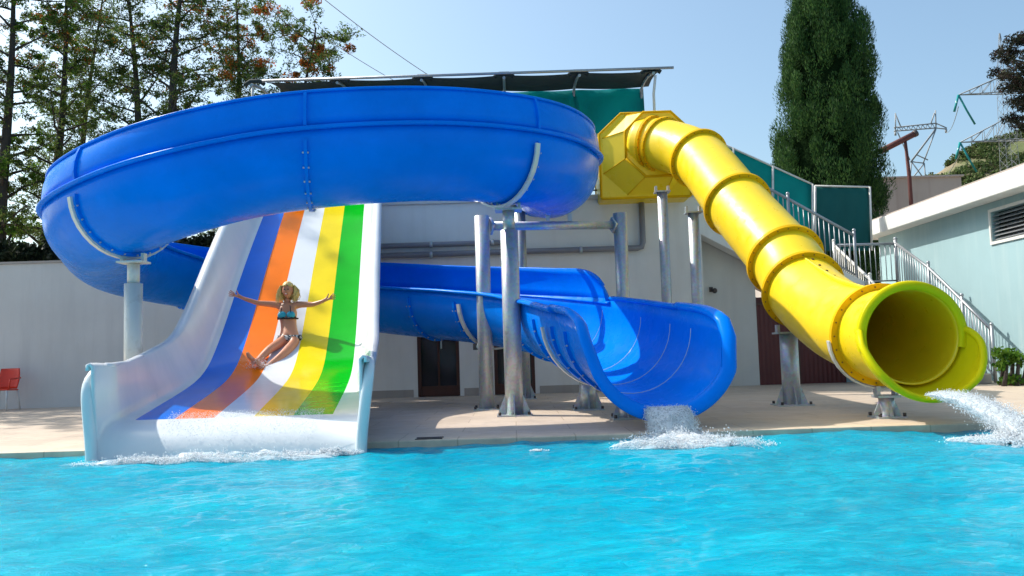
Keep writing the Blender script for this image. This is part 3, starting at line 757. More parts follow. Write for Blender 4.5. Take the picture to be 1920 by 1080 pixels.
# ================================================================== STEEL SUPPORTS
def column(label, base, top, r, cap=True, rt_=None, split=None, mat='steel', name='support_column', cat='column', group=None, flare=True):
    x, y = base
    t = thing(name, label, cat, (x, y, 0), group)
    zt = top
    if split:
        MB().tube([(x, y, .02), (x, y, split)], r, 16).build('shaft', mat, t); MB().tube([(x, y, split), (x, y, zt)], r * .68, 14).build('upper_shaft', mat, t)
    else:
        MB().tube([(x, y, .02), (x, y, zt)], r, 16).build('shaft', mat, t)
    MB().box((x - r * 1.9, y - r * 1.9, .0005), (x + r * 1.9, y + r * 1.9, .02)).build('base_plate', 'steel', t)
    if flare:
        for kx, ky in ((1, 0), (-1, 0), (0, 1), (0, -1)):
            d = Vector((kx, ky, 0)); s_ = Vector((-ky, kx, 0)) * .008
            a = Vector((x, y, .02)) + d * (r - .004); b = Vector((x, y, .02)) + d * r * 1.75; c = Vector((x, y, .02 + r * 2.2)) + d * (r - .004)
            MB().prism([a - s_, b - s_, b - s_ + Vector((0, 0, .03)), c - s_], tuple(s_ * 2)).build('gusset', 'steel', t)
    mbb = MB()
    for kx in (-1, 1):
        for ky in (-1, 1): mbb.tube([(x + kx * r * 1.6, y + ky * r * 1.6, .02), (x + kx * r * 1.6, y + ky * r * 1.6, .06)], .02, 6)
    mbb.build('anchor_bolts', 'iron', t)
    if cap:
        MB().box((x - r * 1.5, y - r * 1.2, zt), (x + r * 1.5, y + r * 1.2, zt + .025)).build('top_plate', mat, t)
        for kx in (-1, 1): MB().box((x + kx * r * 1.2 - .02, y - .05, zt + .026), (x + kx * r * 1.2 + .02, y + .05, zt + .13)).build('saddle_lug', mat, t)
    return t
def base_xy(px, py):
    """deck point under a photograph pixel"""
    d = fwd + right * ((px - 960) / F) + up * ((540 - py) / F); p = CAM - d * (CAM.z / d.z); return p.x, p.y
i = nearest(-.05, 12.2, 2.5); 
A = base_xy(965, 779)
column('tall galvanised steel column nearest the pool under the blue flume, with a narrower neck', A, at(950, 392, A[1]).z - .03, .125, split=at(950, 432, A[1]).z)
C = base_xy(985, 748)
column('galvanised steel column standing behind the front pair, partly hidden by them', C, at(972, 386, C[1]).z, .11)
E_ = (at(250, 600, 11.25).x, 11.25)
column('pale painted steel column at the left under the blue flume, behind the rainbow slide', E_, at(250, 494, 11.25).z, .115, split=at(250, 532, 11.25).z, mat='wsteel')
Fp = base_xy(1103, 768)
column('short flared steel pedestal under the low blue flume, left of the other one', Fp, at(1103, 712, Fp[1]).z, .12)
Gp = base_xy(1176, 785)
column('short low steel pedestal just under the mouth end of the blue flume', Gp, at(1176, 757, Gp[1]).z, .10)
# portal frame
B_ = base_xy(913, 768); D_ = (at(1163, 420, 14.3).x, 14.3)
pf = thing('support_frame', 'galvanised steel portal frame of two posts and a cross beam under the high blue flume', 'frame', (B_[0], B_[1], 0))
zb, zd = at(908, 405, B_[1]).z, at(1158, 400, 14.3).z
for (x, y), z in ((B_, zb), (D_, zd)):
    MB().tube([(x, y, .02), (x, y, z)], .115, 16).build('post', 'steel', pf)
    MB().box((x - .2, y - .2, .0005), (x + .2, y + .2, .02)).build('base_plate', 'steel', pf)
    mbb = MB()
    for kx, ky in ((1, 1), (1, -1), (-1, 1), (-1, -1)): mbb.tube([(x + kx * .17, y + ky * .17, .02), (x + kx * .17, y + ky * .17, .06)], .02, 6)
    mbb.build('anchor_bolts', 'iron', pf)
p0 = Vector((B_[0], B_[1], zb - .16)); p1 = Vector((D_[0], D_[1], zd - .2)); dd = (p1 - p0).normalized()
MB().tube([p0 + dd * .17, p1 - dd * .17], .07, 12).build('cross_beam', 'steel', pf)
for q, s_ in ((p0 + dd * .15, 1), (p1 - dd * .15, -1)): MB().tube([q - dd * .02, q + dd * .02], .14, 4).build('beam_flange', 'steel', pf)
for f in (.46, .62):
    q = p0.lerp(p1, f); MB().box(tuple(q + Vector((-.03, -.04, .065))), tuple(q + Vector((.03, .04, .2)))).build('saddle_lug', 'wsteel', pf)
# side bracket to lower flume
q = at(893, 650, B_[1] + .3); MB().box(tuple(q + Vector((-.05, -.05, -.05))), tuple(q + Vector((.1, .15, .05)))).build('side_bracket', 'iron', pf)
MB().tube([Vector((q.x + .05, B_[1] + .02, q.z)), Vector((q.x + .1, q.y + 1.5, q.z + .1))], .04, 8).build('strut', 'steel', pf)

# ================================================================== YELLOW TUBE
YP = [tuple(at(*q)) for q in [(1205, 268, 17.3), (1245, 272, 16.9), (1311, 298, 16.0), (1383, 385, 14.3), (1473, 489, 12.7), (1507, 545, 12.0), (1572, 600, 10.9), (1650, 627, 9.75), (1710, 631, 9.0)]]
NY = 150; RY = .50
yp, YL = smooth_path(YP, NY)
def yframe(i):
    a = Vector(yp[max(0, i - 1)]); b = Vector(yp[min(NY - 1, i + 1)]); t = (b - a).normalized()
    s_ = t.cross(Vector((0, 0, 1))).normalized(); return Vector(yp[i]), t, s_, s_.cross(t)
def yring(i, r, n=40, dt=0):
    o, t, s_, u = yframe(i); return [o + t * dt + (s_ * math.cos(2 * math.pi * j / n) + u * math.sin(2 * math.pi * j / n)) * r for j in range(n)]
ys = thing('yellow_tube_slide', 'closed bright yellow tube slide running down from the platform to an open round mouth', 'water slide', tuple(yp[-1]))
MB().loft([yring(i, RY) for i in range(NY)], True, 0, True).build('tube', 'yellow', ys, solid=.02)
def ypix(px, py):
    return min(range(NY), key=lambda i: (proj(yp[i])[0] - px) ** 2 + (proj(yp[i])[1] - py) ** 2)
yj = [ypix(1226, 268), ypix(1242, 271), ypix(1311, 298), ypix(1383, 385), ypix(1473, 489), ypix(1507, 545), ypix(1652, 628)]
for k_, i in enumerate(yj):
    r2 = RY + (.085 if k_ > 1 else .06)
    rg = [yring(i, r, 48, d) for r, d in ((RY + .008, -.03), (r2, -.03), (r2, .03), (RY + .008, .03), (RY + .008, -.03))]
    o, t, s_, u = yframe(i); mbt = MB().loft(rg, True, 0, False); nf0 = len(mbt.f)
    for a in range(22):
        c = o + (s_ * math.cos(a * math.pi / 11) + u * math.sin(a * math.pi / 11)) * (RY + .05); mbt.tube([c - t * .038, c + t * .038], .009, 5)
    mbt.m[nf0:] = [1] * (len(mbt.f) - nf0); mbt.build('joint_flange', ['yellow_flange', 'rust'], ys)
# bolted ridge seam along the top between the last two joints
rg = []; mbt = MB()
for i in range(yj[5], yj[6] + 1):
    o, t, s_, u = yframe(i); a = .18 + .25 * math.sin(math.pi * (i - yj[5]) / (yj[6] - yj[5])) * 0
    d = (u * math.cos(.12) + s_ * math.sin(.12)); e_ = t.cross(d)
    c = o + d * RY
    hh = .01 + .06 * math.sin(math.pi * (i - yj[5]) / (yj[6] - yj[5])) ** .6
    rg.append([c - e_ * .012, c - e_ * .012 + d * hh, c + e_ * .012 + d * hh, c + e_ * .012])
    if (i - yj[5]) % 4 == 2: mbt.tube([c + d * .0 - e_ * .10, c - d * .01 - e_ * .075 + d * .02], .014, 5)
q_ = MB().loft(rg, True, 0, True, True); n0 = len(q_.f); q_.add(mbt.v, mbt.f, 1); q_.build('top_seam', ['yellow', 'rust'], ys)
# exit: full lip ring, then lower half trough with rims
o, t, s_, u = yframe(NY - 1)
AR = np.linspace(R(-14), R(194), 44)
rg = [[o + t * d + (s_ * math.cos(a) + u * math.sin(a)) * r for a in AR] for r, d in ((RY + .01, -.10), (RY + .075, -.06), (RY + .09, -.01), (RY + .08, .03), (RY + .02, .04), (RY - .005, .03), (RY - .008, -.01))]
MB().loft(rg, False, 0, True).build('exit_ring', 'yellow_bounce', ys)
rings = []; lipA = []; lipB = []
NT = 16
for q in range(NT + 1):
    f = q / NT; d = -.14 + .54 * f; r = RY + .02 + .10 * min(1, f * 1.6)
    amax = R(98) - R(50) * (f ** 2.6)
    rr = []
    for j in range(31):
        a = -amax + 2 * amax * j / 30
        rr.append(o + t * (d - .0 * math.cos(a)) + s_ * math.sin(a) * r - u * math.cos(a) * r)
    rings.append(rr)
MB().loft(rings, False, 0, True).build('exit_trough', 'yellow_bounce', ys, solid=.02)
rim = [r_[0] for r_ in rings] + rings[-1][1:-1] + [r_[-1] for r_ in rings[::-1]]
MB().tube(rim, .038, 8).build('exit_lip', 'yellow_bounce', ys)
# steel cradle at the last joint
o, t, s_, u = yframe(yj[-1]); rg = []
for j in range(17):
    a = R(-85) + R(170) * j / 16; d = s_ * math.sin(a) - u * math.cos(a); c = o + d * (RY + .10) + t * .0
    rg.append([c + t * x + d * y for x, y in ((-.035, 0), (.035, 0), (.035, .02), (-.035, .02))])
MB().loft(rg, True, 0, False, True).build('cradle', 'wsteel', ys)
# entry box: faceted octagonal housing
bx = thing('entry_box', 'faceted yellow entrance housing of the tube slide on the platform edge', 'slide entrance', tuple(at(1208, 378, 17)))
def oct_ring(cx, cy, cz, w, h, ch, y): return [Vector((cx + a * w, y, cz + b * h)) for a, b in ((-1, -1 + ch), (-1 + ch, -1), (1 - ch, -1), (1, -1 + ch), (1, 1 - ch), (1 - ch, 1), (-1 + ch, 1), (-1, 1 - ch))]
a_, b_ = at(1128, 372, 17.3), at(1290, 208, 17.3)
cx, cz = (a_.x + b_.x) / 2, (a_.z + b_.z) / 2; w, h = (b_.x - a_.x) / 2, (b_.z - a_.z) / 2
o, t, s_, u = yframe(6)
front = [Vector(yp[6]) + Vector((a * .66, 0, b * .66)) for a, b in ((-1, -.42), (-.42, -1), (.42, -1), (1, -.42), (1, .42), (.42, 1), (-.42, 1), (-1, .42))]
def box_ring(y): return [Vector((cx + a * w, y, cz + b * h)) for a, b in ((-1, -.97), (-.97, -1), (.97, -1), (1, -.97), (1, .52), (.5, 1), (-.5, 1), (-1, .52))]
back = box_ring(18.3); mid = box_ring(17.35)
octm = [Vector((cx + a * w * .93, 17.345, cz + b * h * .93)) for a, b in ((-1, -.45), (-.45, -1), (.45, -1), (1, -.45), (1, .45), (.45, 1), (-.45, 1), (-1, .45))]
inner = [Vector(yp[6]) + (q - Vector(yp[6])).normalized() * (RY + .01) for q in front]
MB().loft([back, mid, octm, front, inner], True, 0, False).build('housing', 'yellow', bx, solid=.02)
mb = MB()
for j in range(8): mb.tube([octm[j], front[j]], .016, 6)
mb.tube(mid + [mid[0]], .028, 6).tube(front + [front[0]], .03, 6).tube(back + [back[0]], .03, 6)
mb.build('edge_rib', 'yellow_flange', bx)
MB().box((cx - w, 17.25, BZ + .10), (cx + w, 18.3, cz - h + .04)).build('base_skirt', 'yellow_flange', bx) if cz - h > BZ + .12 else None
# tube supports
def ycol(label, px, topi, r, Y=None, name='support_column', split=None):
    o = Vector(yp[topi]); return
H_ = (at(1243, 400, 16.5).x, 16.5)
column('galvanised steel column under the top bend of the yellow tube, left of its neighbour', H_, at(1240, 350, 16.5).z - .12, .10)
I_ = (at(1302, 450, 15.4).x, 15.4)
column('galvanised steel column close behind the yellow tube, right of its neighbour', I_, at(1302, 388, 15.4).z - .12, .10)
J_ = (at(1482, 700, 12.2).x, 12.2); jz = Vector(yp[min(range(NY), key=lambda i: abs(yp[i][1] - 12.2))]).z - .71
column('short thick flared steel pedestal under the middle of the yellow tube', J_, jz, .125)
K_ = base_xy(1664, 783)
column('stubby steel pedestal under the mouth of the yellow tube', K_, at(1664, 745, K_[1]).z, .085)

# ================================================================== WATER JETS AND FOAM
def droplets(n, fn, smin, smax, seed):
    r = np.random.default_rng(seed); V = []; Fc = []
    ico = np.array([(0, 0, 1), (.94, 0, -.33), (-.47, .82, -.33), (-.47, -.82, -.33)]); idx = np.array([(0, 1, 2), (0, 2, 3), (0, 3, 1), (1, 3, 2)])
    octa = np.array([(1, 0, 0), (-1, 0, 0), (0, 1, 0), (0, -1, 0), (0, 0, 1), (0, 0, -1)], float); oi = np.array([(0, 2, 4), (2, 1, 4), (1, 3, 4), (3, 0, 4), (2, 0, 5), (1, 2, 5), (3, 1, 5), (0, 3, 5)])
    P = fn(r, n); s_ = smin + (smax - smin) * r.random(n) ** 3
    st = np.stack([.7 + r.random(n) * .9, .7 + r.random(n) * .9, .7 + r.random(n) * 1.3], 1)
    V = (octa[None] * (s_[:, None] * st)[:, None, :] + P[:, None, :]).reshape(-1, 3)
    Fc = (oi[None] + 6 * np.arange(n)[:, None, None]).reshape(-1, 3)
    return V, Fc
def jet(name, label, p0, v0, width, side, T, seed, nd, sp, foam_r, impact=None, spread=0.0, th=.05):
    t_ = thing(name, label, 'water jet', tuple(p0))
    g = Vector((0, 0, -9.81)); rings = []; rings2 = []
    rn = np.random.default_rng(seed)
    for k_ in range(19):
        tm = T * k_ / 18; c = p0 + v0 * tm + g * tm * tm * .5
        w = width * (1 + spread * k_ / 18); ring = []
        for j in range(25):
            a = 2 * math.pi * j / 24
            wob = 1 + .25 * noise.noise(Vector((j * .6, k_ * .5, seed)))
            ring.append(c + side * math.cos(a) * w * wob + Vector((0, -1, .3)) * math.sin(a) * th * (1 + 1.2 * k_ / 18) * wob)
        rings.append(ring[:-1])
    MB().loft(rings, True, 0, True).build('water_sheet', 'sheet', t_)
    MB().loft([[p0 + (Vector(q) - p0) for q in r_] for r_ in [[c_ + (Vector(q) - c_) * .7 for q in r_] for r_, c_ in [(r2, sum(r2, Vector()) / len(r2)) for r2 in rings]]], True, 0, True).build('water_core', 'sheet', t_)
    def fn(r, n):
        tm = T * r.random(n) ** .7; c = np.array(p0)[None] + np.array(v0)[None] * tm[:, None]; c[:, 2] -= 4.9 * tm ** 2
        f = (tm / T)[:, None]
        c += np.array(side)[None] * (r.uniform(-1, 1, n)[:, None]) * width * (1 + spread * f) * 1.05
        c += r.normal(0, 1, (n, 3)) * (.012 + sp * f); return c
    V, Fc = droplets(nd * 5, fn, .0012, .0055, seed); np_mesh('spray', V, Fc, 'drop', t_, smooth=True)
    ip = impact if impact else p0 + v0 * T + g * T * T * .5
    def fn2(r, n):
        d = np.abs(r.normal(0, foam_r, n)); a = r.uniform(0, 6.28, n); z = WZ + .02 + np.abs(r.normal(0, .10, n)) * np.exp(-d / foam_r)
        return np.stack([ip.x + d * np.cos(a), ip.y + d * np.sin(a) * .5, z], 1)
    V, Fc = droplets(nd * 4, fn2, .0015, .0075, seed + 1); np_mesh('splash', V, Fc, 'drop', t_, smooth=True)
    return ip
def foam_patch(label, pts, seed, n=900, hgt=.03, mat='foam', sz=(.0012, .007)):
    """pts = list of (x, y, rx, ry)"""
    t_ = thing('foam_patch', label, 'foam', (pts[0][0], pts[0][1], WZ)); mb = MB()
    for (x, y, rx, ry) in pts:
        rings = []
        for q in range(9):
            f = q / 8; rr = []
            for j in range(40):
                a = 2 * math.pi * j / 40; wob = 1 + .45 * noise.noise(Vector((math.cos(a) * 1.6 + x, math.sin(a) * 1.6 + y, seed)))
                X = x + rx * f * wob * math.cos(a); Y_ = min(y + ry * f * wob * math.sin(a), EDGE - .01)
                Z = float(wave_h(np.array([X]), np.array([Y_]))[0]) + WZ + .006 + hgt * (1 - f) ** .7 * (1 + .8 * noise.noise(Vector((X * 7, Y_ * 7, seed))))
                rr.append(Vector((X, Y_, Z)))
            rings.append(rr)
        mb.loft(rings[::-1], True, 0, True)
    mb.build('foam_sheet', mat, t_)
    def fn(r, nn):
        k_ = r.integers(0, len(pts), nn); A_ = np.array(pts)[k_]; d = np.sqrt(r.random(nn)) * 1.05 * (0.75 + .35 * r.random(nn)); a = r.uniform(0, 6.28, nn)
        X = A_[:, 0] + A_[:, 2] * d * np.cos(a); Y_ = np.minimum(A_[:, 1] + A_[:, 3] * d * np.sin(a), EDGE - .02)
        keep = np.sin(X * 9 + Y_ * 23 + seed) + np.sin(X * 31 - Y_ * 17) + .8 * r.normal(0, 1, nn) > -.2
        X = np.where(keep, X, A_[:, 0] + A_[:, 2] * .3 * np.cos(a))
        return np.stack([X, Y_, wave_h(X, Y_) + WZ + .004 + np.abs(r.normal(0, hgt * .7, nn)) * (1 - np.minimum(d, 1) * .7)], 1)
    V, Fc = droplets(n * 7, fn, sz[0], sz[1], seed); np_mesh('foam_bubbles', V, Fc, 'drop', t_, smooth=True)
    return t_
# blue mouth jet
oB, tB, lB = bframe(NB - 1)
p0 = oB + tB * .05 + Vector((-.02, 0, .04))
jet('blue_flume_jet', 'white sheet of water falling from the blue flume mouth into the pool', p0, Vector((.15, -1.5, -.25)), .22, Vector((1, 0, 0)), 0.20, 11, 4200, .02, .20, spread=.05, th=.05)
ipB = at(1262, 842, 7.95)
foam_patch('ring of white foam where the blue flume water hits the pool', [(1.56, 8.25, .24, .25), (1.6, 8.0, .5, .32), (1.8, 7.95, .55, .2), (1.3, 7.85, .45, .16)], 5, 3800, .10)
# yellow jet
oY, tY, sY, uY = yframe(NY - 1)
p0 = oY + tY * .5 - uY * (RY + .02)
p0 = at(1752, 738, p0.y)
vY = Vector((1.25, -3.5, .0))
jet('yellow_tube_jet', 'broad white arc of water shooting right out of the yellow tube mouth', p0, vY, .12, Vector((1, .3, .05)).normalized(), .27, 21, 6000, .045, .24, spread=.4, th=.07)
foam_patch('long white foam streak under the yellow tube water jet', [(p0.x + .35, p0.y - .95, .4, .3), (p0.x + .1, p0.y - .75, .35, .2), (p0.x + .9, p0.y - 1.1, .5, .25), (p0.x + 1.5, p0.y - 1.2, .6, .25)], 8, 4200, .06)
# foam at the foot of the rainbow slide
foam_patch('low line of white foam along the foot of the rainbow slide', [(-2.6, 8.12, .75, .16), (-3.1, 8.0, .6, .14), (-3.5, 7.98, .6, .09), (-2.1, 8.2, .4, .08), (-1.8, 8.3, .3, .05)], 13, 4200, .065)
for lab, (px, py), s_ in (('small white glint of foam on the pool right of the rainbow slide', (1010, 862), 17),):
    p = at(px, py, 8.0); foam_patch(lab, [(p.x, 7.9, .09, .05)], s_, 60, .01)
# water film with spray on the slide foot
def fnf(r, n):
    Y_ = 8.45 + .75 * r.random(n) ** .8; f = r.random(n); L = np.array([XLR(y)[0] for y in Y_]); Rr = np.array([XLR(y)[1] for y in Y_])
    X = L + .35 + (Rr - L - .45) * f; return np.stack([X, Y_, np.array([floorz(y) for y in Y_]) + .03 + np.abs(r.normal(0, .015, n))], 1)
V, Fc = droplets(9000, fnf, .001, .0035, 31); tag(np_mesh('slide_spray', V, Fc, 'drop', None, smooth=True), 'fine white spray running over the white foot of the rainbow slide', 'spray')

# ================================================================== TREES
def leaves(C, n, size, seed, asp=.45, spread=None, up_=0.0):
    """n leaf quads round centres C (k,4: x,y,z,r)"""
    r = np.random.default_rng(seed); k_ = r.integers(0, len(C), n); c = C[k_]
    d = r.normal(0, 1, (n, 3)); d /= np.linalg.norm(d, axis=1)[:, None]; d *= (r.random(n) ** .45)[:, None] * c[:, 3:4]; d[:, 2] *= .75
    P = c[:, :3] + d
    a = r.normal(0, 1, (n, 3)); a[:, 2] += up_; a /= np.linalg.norm(a, axis=1)[:, None]
    b = np.cross(a, r.normal(0, 1, (n, 3))); b /= np.linalg.norm(b, axis=1)[:, None]
    s_ = size * (.6 + .8 * r.random(n))[:, None]
    V = np.stack([P - a * s_, P + b * s_ * asp - a * s_ * .1, P + a * s_, P - b * s_ * asp + a * s_ * .1], 1).reshape(-1, 3)
    return V, np.arange(4 * n).reshape(-1, 4)
def big_tree(label, px, Y, h, r0, seed, xs=1.0, lean=0, nl=9000, flowers=0, bright=0, cr=1.5, start=.30, top_px=None, dens=1.0, lsz=.075):
    r = random.Random(seed); b = at(px, 500, Y); b.z = -.02; r0 = r0 * 1.25
    t = thing('silk_oak_tree', label, 'tree', tuple(b), 'tall airy trees beyond the left wall')
    mb = MB(); C = []; tips = []
    pts = []; n = 12; x, y = b.x, b.y
    for i in range(n + 1):
        f = i / n; pts.append(Vector((b.x + lean * f + .22 * math.sin(f * 5 + seed), b.y + .2 * math.sin(f * 4 + seed * 2), b.z + h * f)))
    mb.tube(pts, [r0 * (1 - .86 * i / n) for i in range(n + 1)], 9)
    for q in range(int(36 * dens)):
        f = start + (1 - start) * (q + r.random()) / (36 * dens); i = min(n - 1, int(f * n)); p = pts[i].lerp(pts[i + 1], f * n - i)
        ang = q * 2.4 + r.uniform(-.5, .5); L = cr * (1.15 - .55 * f) * r.uniform(.55, 1.25)
        d = Vector((math.cos(ang), math.sin(ang), r.uniform(.25, .75)))
        br = [p]; cur = p.copy()
        for s_ in range(4):
            d = (d + Vector((r.uniform(-.3, .3), r.uniform(-.3, .3), r.uniform(-.18, .12)))); cur = cur + d.normalized() * L / 4; br.append(cur.copy())
            if s_ >= 1: C.append((*cur, r.uniform(.16, .38)))
            for _ in range(2):
                e = cur + Vector((r.uniform(-1, 1), r.uniform(-1, 1), r.uniform(-.5, .6))) * .55; mb.tube([cur, e], [.012, .004], 4, caps=False); C.append((*e, r.uniform(.10, .26)))
        mb.tube(br, [r0 * .25 * (1 - .2 * s_) * (1.1 - f * .6) for s_ in range(5)], 5, caps=False); tips.append(cur)
    mb.build('trunk', 'bark', t)
    V, Fc = leaves(np.array(C), int(nl * 1.9), lsz * .66, seed, .32); np_mesh('crown', V, Fc, 'leaf', t)
    C = np.array(C)
    if flowers:
        sel = C[r.sample(range(len(C)), max(3, int(len(C) * .2)))] if len(C) else C
        sel = sel[sel[:, 2] > at(px, 160, Y).z]
        if len(sel): V, Fc = leaves(sel, int(flowers * 1.1), .042, seed + 50, .5); np_mesh('blossom', V, Fc, 'flower', t)
    if bright:
        sel = C[r.sample(range(len(C)), max(3, int(len(C) * .18)))]; V, Fc = leaves(sel, bright, lsz, seed + 70, .4); np_mesh('young_leaves', V, Fc, 'leaf_bright', t)
    return t
big_tree('thick trunked airy tree at the far left edge of the photo, bright young leaves', 5, 23, 12, .20, 3, nl=11000, bright=1800, flowers=500, cr=2.2, start=.28)
big_tree('slim airy tree just right of the leftmost one, orange blossom high up', 62, 24.5, 12.5, .17, 5, lean=.9, nl=12000, flowers=900, bright=1200, cr=2.0, start=.30)
big_tree('slender leaning tree left of the middle of the group, thin dark foliage', 150, 27, 13, .14, 8, lean=.5, nl=9000, cr=2.0, start=.36)
big_tree('straight dark trunked tree second in front of the gap behind the blue flume', 268, 24, 12, .17, 11, lean=-.5, nl=10000, flowers=200, cr=2.1, start=.36)
big_tree('tallest straight tree with the thickest dark trunk in the middle of the group', 342, 23.5, 12.5, .20, 14, nl=10000, flowers=500, cr=2.0, start=.38)
big_tree('bushy tree with many orange blossoms right of the thickest trunk', 425, 25, 12, .14, 17, lean=.3, nl=12000, flowers=1500, cr=2.1, start=.36)
big_tree('rightmost airy tree of the left group, orange blossoms reaching over the canopy', 505, 24, 10.5, .12, 21, lean=1.2, nl=11000, flowers=2600, cr=2.8, start=.40)
big_tree('tall broad crowned tree just outside the left edge whose shade falls on the slides', -173, 22.6, 17, .24, 33, nl=26000, cr=3.6, start=.62, dens=1.6)
big_tree('lower dense tree outside the left edge whose shade falls on the left deck', -454, 19.9, 14, .2, 35, nl=22000, cr=3.8, start=.42, dens=1.6)
# hedges behind left wall
def mass(name, label, cat, pts, n, size, mat, seed, group=None):
    t = thing(name, label, cat, (pts[0][0], pts[0][1], 0), group)
    C = np.array(pts); V, Fc = leaves(C, n, size, seed, .5); np_mesh('foliage', V, Fc, mat, t)
    mb = MB()
    for (x, y, z, r_) in pts[::2]: mb.tube([(x, y, -.02), (x + .1, y, z)], [.05, .02], 5)
    mb.build('stem', 'bark', t); return t
rr = random.Random(4)
pts = []
for i in range(26):
    p = at(-60 + i * 7.5, 455 + rr.uniform(-8, 22) + (18 if i < 6 else 0), 20.5 + rr.uniform(-.5, 1)); pts.append((p.x, p.y, p.z - .25, .45))
    pts.append((p.x, p.y, p.z - .9, .6))
mass('hedge', 'dense dark hedge looking over the left wall under the trees', 'hedge', pts, 16000, .07, 'hedge', 2)
pts = []
for i in range(10):
    p = at(355 + i * 7, 445 + rr.uniform(-8, 14), 21 + rr.uniform(-.5, .5)); pts.append((p.x, p.y, p.z - .2, .35)); pts.append((p.x, p.y, p.z - .8, .5))
mass('bush', 'dark round bush over the wall between blue flume and rainbow slide', 'bush', pts, 6000, .06, 'hedge', 6)
pts = []
for i in range(16):
    p = at(1885 + rr.uniform(-14, 30), 690 + rr.uniform(-35, 25), 15.6 + rr.uniform(-.2, .2)); pts.append((p.x, p.y, p.z, .14))
mass('shrub', 'small loose green shrub at the foot of the pale blue wall by the stair railing', 'shrub', pts, 900, .045, 'leaf_bright', 9)

# cypress
def cypress(label, px, Y, h, seed, outline):
    b = at(px, 400, Y); b.z = -.02
    t = thing('cypress_tree', label, 'tree', tuple(b)); r = np.random.default_rng(seed)
    MB().tube([b, b + Vector((.1, 0, h * .5)), b + Vector((0, 0, h * .93))], [.28, .16, .03], 10).build('trunk', 'bark', t)
    # outline: list of (z, xl, xr)
    oz = np.array([o_[0] for o_ in outline]); xl = np.array([o_[1] for o_ in outline]); xr = np.array([o_[2] for o_ in outline])
    nl = 520; C = []
    for i in range(nl):
        z = oz.min() + (oz.max() - oz.min()) * r.random() ** 1.1
        L, Rr = np.interp(z, oz, xl), np.interp(z, oz, xr); c = (L + Rr) / 2; w = (Rr - L) / 2
        a = r.uniform(0, 2 * math.pi); rad = w * (.70 + .24 * r.random())
        C.append((c + rad * math.cos(a) * .92, Y + rad * math.sin(a) * .9, z, r.uniform(.20, .46) * min(1, w / 1.2 + .25)))
    C = np.array(C)
    n = 320000; k_ = r.integers(0, nl, n); c = C[k_]
    d = r.normal(0, 1, (n, 3)); d /= np.linalg.norm(d, axis=1)[:, None]; rad = (r.random(n) ** .3)[:, None] * c[:, 3:4]
    P = c[:, :3] + d * rad * np.array([[.8, .8, 1.7]])
    a = d * .6 + r.normal(0, .35, (n, 3)); a[:, 2] += 1.1; a /= np.linalg.norm(a, axis=1)[:, None]
    bb_ = np.cross(a, d + r.normal(0, .5, (n, 3))); bb_ /= np.linalg.norm(bb_, axis=1)[:, None]
    s_ = .04 * (.6 + .9 * r.random(n))[:, None]
    V = np.stack([P - a * s_, P + bb_ * s_ * .26, P + a * s_ * 1.3, P - bb_ * s_ * .26], 1).reshape(-1, 3)
    np_mesh('crown', V, np.arange(4 * n).reshape(-1, 4), 'cypress', t)
    # inner mass that closes the crown
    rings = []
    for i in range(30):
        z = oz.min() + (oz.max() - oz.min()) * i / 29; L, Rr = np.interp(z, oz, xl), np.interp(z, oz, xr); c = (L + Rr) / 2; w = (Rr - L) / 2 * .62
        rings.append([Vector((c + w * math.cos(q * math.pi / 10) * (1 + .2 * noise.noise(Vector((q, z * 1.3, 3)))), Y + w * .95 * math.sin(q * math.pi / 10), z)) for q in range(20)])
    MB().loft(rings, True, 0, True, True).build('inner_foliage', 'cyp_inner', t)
CY = 26
ol = [(px_y, ) for px_y in ()]
def o_(py, l, r_): a, b = at(l, py, CY), at(r_, py, CY); return ((a.z + b.z) / 2, a.x, b.x)
outl = [o_(430, 1462, 1655), (o_(390, 1445, 1668)), o_(330, 1436, 1675), o_(270, 1442, 1668), o_(200, 1452, 1655), o_(130, 1458, 1648), o_(70, 1466, 1630), o_(40, 1470, 1612), o_(0, 1482, 1597), o_(-60, 1500, 1580), o_(-120, 1525, 1560)]
outl = [(0.6, outl[0][1] + .5, outl[0][2] - .5)] + outl
cypress('tall dense dark cypress rising behind the stairs and the yellow tube', 1556, CY, outl[-1][0], 5, outl)
# small side spire of the cypress
# pine at the right edge
def pine():
    b = at(1990, 500, 24); b.z = -.02; t = thing('pine_tree', 'dark pine reaching in from the right edge above the pale blue building', 'tree', tuple(b)); r = random.Random(3)
    mb = MB(); top = Vector((b.x, b.y, at(1990, -60, 24).z)); mb.tube([b, b.lerp(top, .5) + Vector((.2, 0, 0)), top], [.25, .18, .06], 9); C = []
    tg = [(1872, 105), (1885, 95), (1900, 75), (1915, 70), (1868, 137), (1890, 140), (1908, 120), (1885, 165), (1905, 160), (1918, 150), (1898, 190), (1915, 200), (1893, 222), (1910, 235), (1925, 180), (1930, 100), (1945, 140), (1950, 200), (1940, 60), (1935, 240), (1970, 100), (1990, 60), (1995, 160), (2030, 120), (2040, 60)]
    for (px, py) in tg:
        e = at(px, py, 24 + r.uniform(-.8, .8)); s_ = Vector((b.x, b.y, e.z - abs(e.x - b.x) * .3))
        mb.tube([s_, s_.lerp(e, .5) + Vector((0, 0, .12)), e], [.05, .03, .01], 5, caps=False); C.append((*e, .26)); C.append((*s_.lerp(e, .8), .2))
    mb.build('trunk', 'bark', t); V, Fc = leaves(np.array(C), 9000, .06, 3, .3); np_mesh('crown', V, Fc, 'pine', t)
pine()

